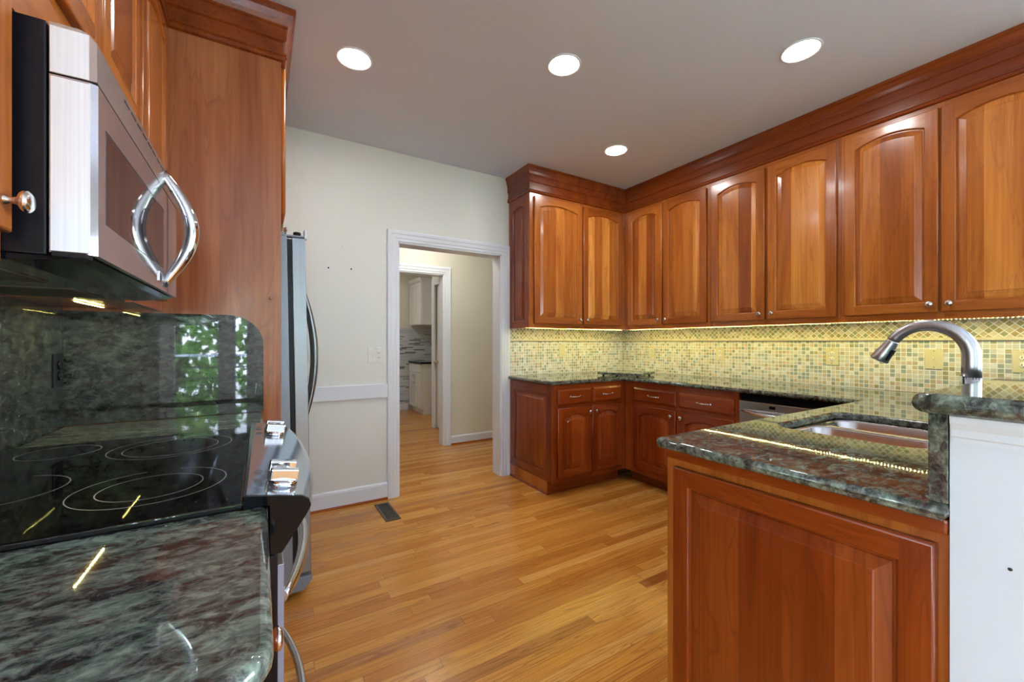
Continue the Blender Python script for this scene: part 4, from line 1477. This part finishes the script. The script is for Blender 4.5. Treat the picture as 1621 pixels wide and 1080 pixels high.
for r_ in range(4):
    for k_ in range(5):
        m_ = MB()
        x, y, z = on_panel(0.30 + k_ * 0.022, -0.055 + r_ * 0.012)
        m_.box(x, x + 0.010, y, y + 0.004, z + 0.0008, z + 0.0012, 'grey')
        m_.build('touch_button', pan)
for x in (0.085, 0.155, 0.60, 0.68):
    m_ = MB()
    p = on_panel(x, 0.005)
    m_.box(p[0] - 0.012, p[0] + 0.012, p[1] - 0.008, p[1] + 0.006, p[2] + 0.0, p[2] + 0.002, 'grey')
    m_.build('legend', pan)
for x in (0.060, 0.128, 0.592, 0.664):
    p = on_panel(x, -0.038)
    m_ = MB()
    m_.lathe([(0.027, 0.0), (0.027, 0.010), (0.0245, 0.014), (0.018, 0.016), (0.0, 0.016)], 'chrome', None, 28)
    m_.box(-0.0085, 0.0085, -0.026, 0.026, 0.012, 0.036, 'chrome', 0.004, 3)
    m_.build('knob', pan, (p[0], p[1], p[2] - 0.001), (math.radians(10), 0, math.radians(4)))
# oven door, drawer
def bow_handle(name, parent, x0, x1, z, y0, depth, r, m='steel_h', drop=0.0):
    pts, rr = [], []
    for i in range(21):
        u = i / 20
        s_ = math.sin(PI * u)
        pts.append((x0 + (x1 - x0) * u, y0 - depth * s_ ** 0.8, z - drop * s_))
        rr.append(r * (0.75 + 0.35 * s_))
    c_ = MB(); c_.tube(pts, rr, m, 12, flat=0.75)
    return c_.build(name, parent)
c = MB(); c.box(0.018, rw - 0.018, -0.028, -0.006, 0.345, 0.815, 'black', 0.002); od = c.build('oven_door', t)
c = MB(); c.box(0.018, rw - 0.018, -0.040, -0.0285, 0.345, 0.795, 'steel_h', 0.002); sk = c.build('door_skin', od)
c = MB(); c.box(0.0172, 0.0180, -0.0395, -0.029, 0.345, 0.794, 'edge_grey'); c.build('door_edge', od)
c = MB(); c.box(0.14, rw - 0.14, -0.0405, -0.038, 0.42, 0.62, 'black_gloss', 0.001); c.build('oven_window', od)
bow_handle('handle', od, 0.065, rw - 0.065, 0.705, -0.040, 0.062, 0.016)
c = MB(); c.box(0.018, rw - 0.018, -0.028, -0.006, 0.10, 0.330, 'black', 0.002); sd = c.build('storage_drawer', t)
c = MB(); c.box(0.018, rw - 0.018, -0.040, -0.0285, 0.10, 0.330, 'steel_h', 0.002); c.build('drawer_skin', sd)
bow_handle('handle', sd, 0.065, rw - 0.065, 0.262, -0.040, 0.062, 0.014)
c = MB(); c.box(0.03, rw - 0.03, 0.02, 0.55, 0.0, 0.10, 'black'); c.build('base', t)

# ------------------------------------------------------------------ refrigerator
FY0, FY1 = 2.216, 3.135
fr = thing('refrigerator', 'stainless side-by-side refrigerator standing past the tall cherry panel', 'refrigerator', (0.136, FY0, 0.0), PI / 2)
fr.rotation_euler = (0, math.radians(-0.95), PI / 2)
fr.rotation_euler = (Matrix.Rotation(math.radians(-0.95), 4, 'Y') @ Matrix.Rotation(PI / 2, 4, 'Z')).to_euler()
fw = FY1 - FY0
c = MB(); c.box(0.0, fw, 0.0, 0.71, 0.032, 1.733, 'fridge_side', 0.004); c.build('body', fr)
c = MB(); c.box(0.012, fw - 0.012, -0.020, 0.0, 0.12, 1.722, 'black'); c.build('gasket', fr)
mid = fw / 2
for (xa, xb, hx) in ((0.002, mid - 0.003, mid - 0.055), (mid + 0.003, fw - 0.002, mid + 0.055)):
    c = MB()
    # slightly domed door front
    P_ = [(xa, -0.021), (xb, -0.021)]
    m_ = 10
    for k_ in range(m_ + 1):
        u = k_ / m_
        P_.append((xb + (xa - xb) * u, -0.078 - 0.010 * (1 - (2 * u - 1) ** 2)))
    c.prism(P_, 0.115, 1.728, 'z', 'fridge_steel', 0.0025)
    dd = c.build('door', fr)
    pts, rr = [], []
    for i in range(25):
        u = i / 24
        s_ = math.sin(PI * u)
        pts.append((hx, -0.082 - 0.072 * s_ ** 0.8, 0.76 + 0.80 * u))
        rr.append(0.010 + 0.006 * s_)
    c = MB(); c.tube(pts, rr, 'fridge_steel', 14, flat=1.0, up=(1, 0, 0)); c.build('handle', dd)
for hx in (0.03, fw - 0.03):
    c = MB()
    c.box(hx - 0.022, hx + 0.022, -0.075, 0.05, 1.734, 1.742, 'fridge_side', 0.002)
    c.box(hx - 0.022, hx + 0.022, -0.088, -0.075, 1.729, 1.772, 'steel', 0.002)
    c.lathe([(0.017, 1.742), (0.017, 1.757), (0.014, 1.760), (0.0, 1.760)], 'black', Matrix.Translation((hx, -0.045, 0)), 18)
    c.build('hinge', fr)
c = MB(); c.box(0.0, 0.08, 0.01, 0.09, 1.734, 1.752, 'fridge_side', 0.006); c.build('hinge_cover', fr)
c = MB()
c.prism([(0.0, 0.030), (-0.045, 0.030), (-0.082, 0.075), (-0.082, 0.098), (0.0, 0.098)], 0.004, fw - 0.004, 'x', 'fridge_side', 0.002); c.build('base_grille', fr)
for hx in (0.08, fw - 0.08):
    c = MB(); c.lathe([(0.02, 0.0), (0.02, 0.016), (0.01, 0.018), (0.01, 0.034)], 'black'); c.build('foot', fr, (hx, 0.05, 0.001))
# small twisted trinket on top of the refrigerator
c = MB()
pts = []
for i in range(40):
    a = i * 0.5
    pts.append((0.010 * math.cos(a) * (1 - i / 60), 0.010 * math.sin(a) * (1 - i / 70), 0.003 + i * 0.0009))
c.tube(pts, 0.0028, 'brass', 8)
o = c.build('wire_trinket', None, (0.090, 2.26, 1.7535))
tag(o, 'tiny brown twisted wire trinket lying on top of the refrigerator', 'trinket')

# ================================================================== CEILING LIGHTS
spots = [(0.428, 2.313, 'recessed ceiling light at left, nearest the tall cherry panel'),
         (1.414, 1.769, 'recessed ceiling light in the middle of the ceiling'),
         (2.392, 1.041, 'recessed ceiling light at right, nearest the right wall crown molding'),
         (2.391, 2.342, 'recessed ceiling light farthest away, near the corner cabinets')]
first = None
for x, y, lb in spots:
    if first is None:
        t = thing('recessed_light', lb, 'ceiling light', (x, y, CEIL), 0, 'recessed lights in the kitchen ceiling')
        c = MB(); c.lathe([(0.094, -0.0003), (0.093, -0.004), (0.086, -0.006), (0.078, -0.003), (0.078, -0.0005)], 'trim', None, 40); c.build('trim_ring', t)
        c = MB(); c.lathe([(0.078, -0.0028), (0.05, -0.0032), (0.0, -0.0035)], 'lamp', None, 40); c.build('diffuser', t)
        first = t
    else:
        t = copy_tree(first)
        t.location = (x, y, CEIL)
        t['label'] = lb

# ================================================================== SMALL THINGS
t = thing('floor_register', 'dark bronze floor vent set in the oak boards by the doorway', 'vent', (0.785, 3.018, 0))
c = MB()
c.box(-0.052, 0.052, -0.170, 0.170, 0.0005, 0.002, 'slot')
for a in ((-0.052, -0.036, -0.170, 0.170), (0.036, 0.052, -0.170, 0.170), (-0.036, 0.036, -0.170, -0.145), (-0.036, 0.036, 0.145, 0.170)):
    c.box(a[0], a[1], a[2], a[3], 0.002, 0.006, 'bronze', 0.001)
c.build('frame', t)
for k_ in range(14):
    y_ = -0.135 + k_ * 0.0207
    c = MB(); c.box(-0.036, 0.036, y_ - 0.004, y_ + 0.004, 0.002, 0.0045, 'bronze'); c.build('louver', t)
for x, z, lb in ((0.527, 1.941, 'small nail in the cream wall, topmost of three'), (0.427, 1.776, 'small nail in the cream wall, lower left of three'),
                 (0.585, 1.781, 'small nail in the cream wall, lower right of three')):
    c = MB(); c.lathe([(0.006, 0.0), (0.005, 0.003), (0.0, 0.004)], 'slot' if z < 1.8 else 'plate_white', Matrix.Rotation(PI / 2, 4, 'X'), 10)
    tag(c.build('nail', None, (x, YB, z)), lb, 'nail', 'nails in the cream wall')
c = MB(); c.lathe([(0.003, 0.0), (0.0025, 0.002), (0.0, 0.0025)], 'slot', Matrix.Rotation(-PI / 2, 4, 'Y'), 10)
tag(c.build('nail', None, (PX, 0.160, 0.832)), 'tiny dark nail head in the white half wall end', 'nail')

# ================================================================== OUTSIDE, seen only in reflections
b = MB(); b.box(-25, 25, -30, -5.6, -1.05, -1.0, 'grass')
struct('ground_lawn', b)
b = MB(); b.box(-4.5, 4.5, -5.5, -3.36, -0.10, -0.04, 'deck')
struct('ground_deck', b)
t = thing('deck_railing', 'deck railing outside the rear glass door, mirrored in the granite', 'railing', (0, -5.35, -0.04))
for k_ in range(7):
    c = MB(); c.box(-4.45 + k_ * 1.48, -4.36 + k_ * 1.48, -0.045, 0.045, 0.0, 1.0, 'deck', 0.004); c.build('post', t)
c = MB(); c.box(-4.5, 4.5, -0.06, 0.06, 1.0, 1.04, 'deck', 0.004); c.build('top_rail', t)
for z_ in (0.15, 0.36, 0.57, 0.78):
    c = MB(); c.box(-4.5, 4.5, -0.015, 0.015, z_, z_ + 0.03, 'slot'); c.build('cable', t)


def tree(x, y, h, r, seed):
    rnd = random.Random(seed)
    t_ = thing('tree', 'leafy green tree beyond the deck outside the rear windows', 'tree', (x, y, -1.0), 0, 'trees beyond the deck')
    c_ = MB(); c_.tube([(0, 0, 0), (0.05, 0.03, h * 0.3), (-0.05, 0.05, h * 0.6), (0, 0, h * 0.85)], [0.16, 0.12, 0.08, 0.03], 'bark', 10); c_.build('trunk', t_)
    c_ = MB()
    bm = c_.bm
    mi = c_.mi('leaf')
    for k_ in range(1500):
        while True:
            p_ = Vector((rnd.uniform(-1, 1), rnd.uniform(-1, 1), rnd.uniform(-1, 1)))
            if 0.25 < p_.length < 1:
                break
        q_ = Vector((p_.x * r, p_.y * r, h * 0.55 + p_.z * h * 0.5))
        s_ = rnd.uniform(0.10, 0.20)
        e = Euler((rnd.uniform(0, 6), rnd.uniform(0, 6), rnd.uniform(0, 6))).to_matrix()
        vs_ = [bm.verts.new(q_ + e @ Vector(v)) for v in ((-s_, 0, 0), (0, -s_ * 0.5, 0.02), (s_, 0, 0), (0, s_ * 0.5, 0.02))]
        f_ = bm.faces.new(vs_)
        f_.material_index = mi
    c_.build('foliage', t_)
    return t_


for i, (x, y, h_, r) in enumerate(((-5.2, -8.6, 5.0, 1.7), (-1.7, -8.4, 4.6, 1.65), (1.8, -8.8, 4.9, 1.7), (5.4, -9.2, 5.2, 1.7), (-3.4, -13.6, 7.0, 2.2), (1.6, -13.8, 6.5, 2.2), (-8.0, -4.2, 5.0, 1.6), (-8.4, -0.6, 4.6, 1.6))):
    tree(x, y, h_, r, i + 3)
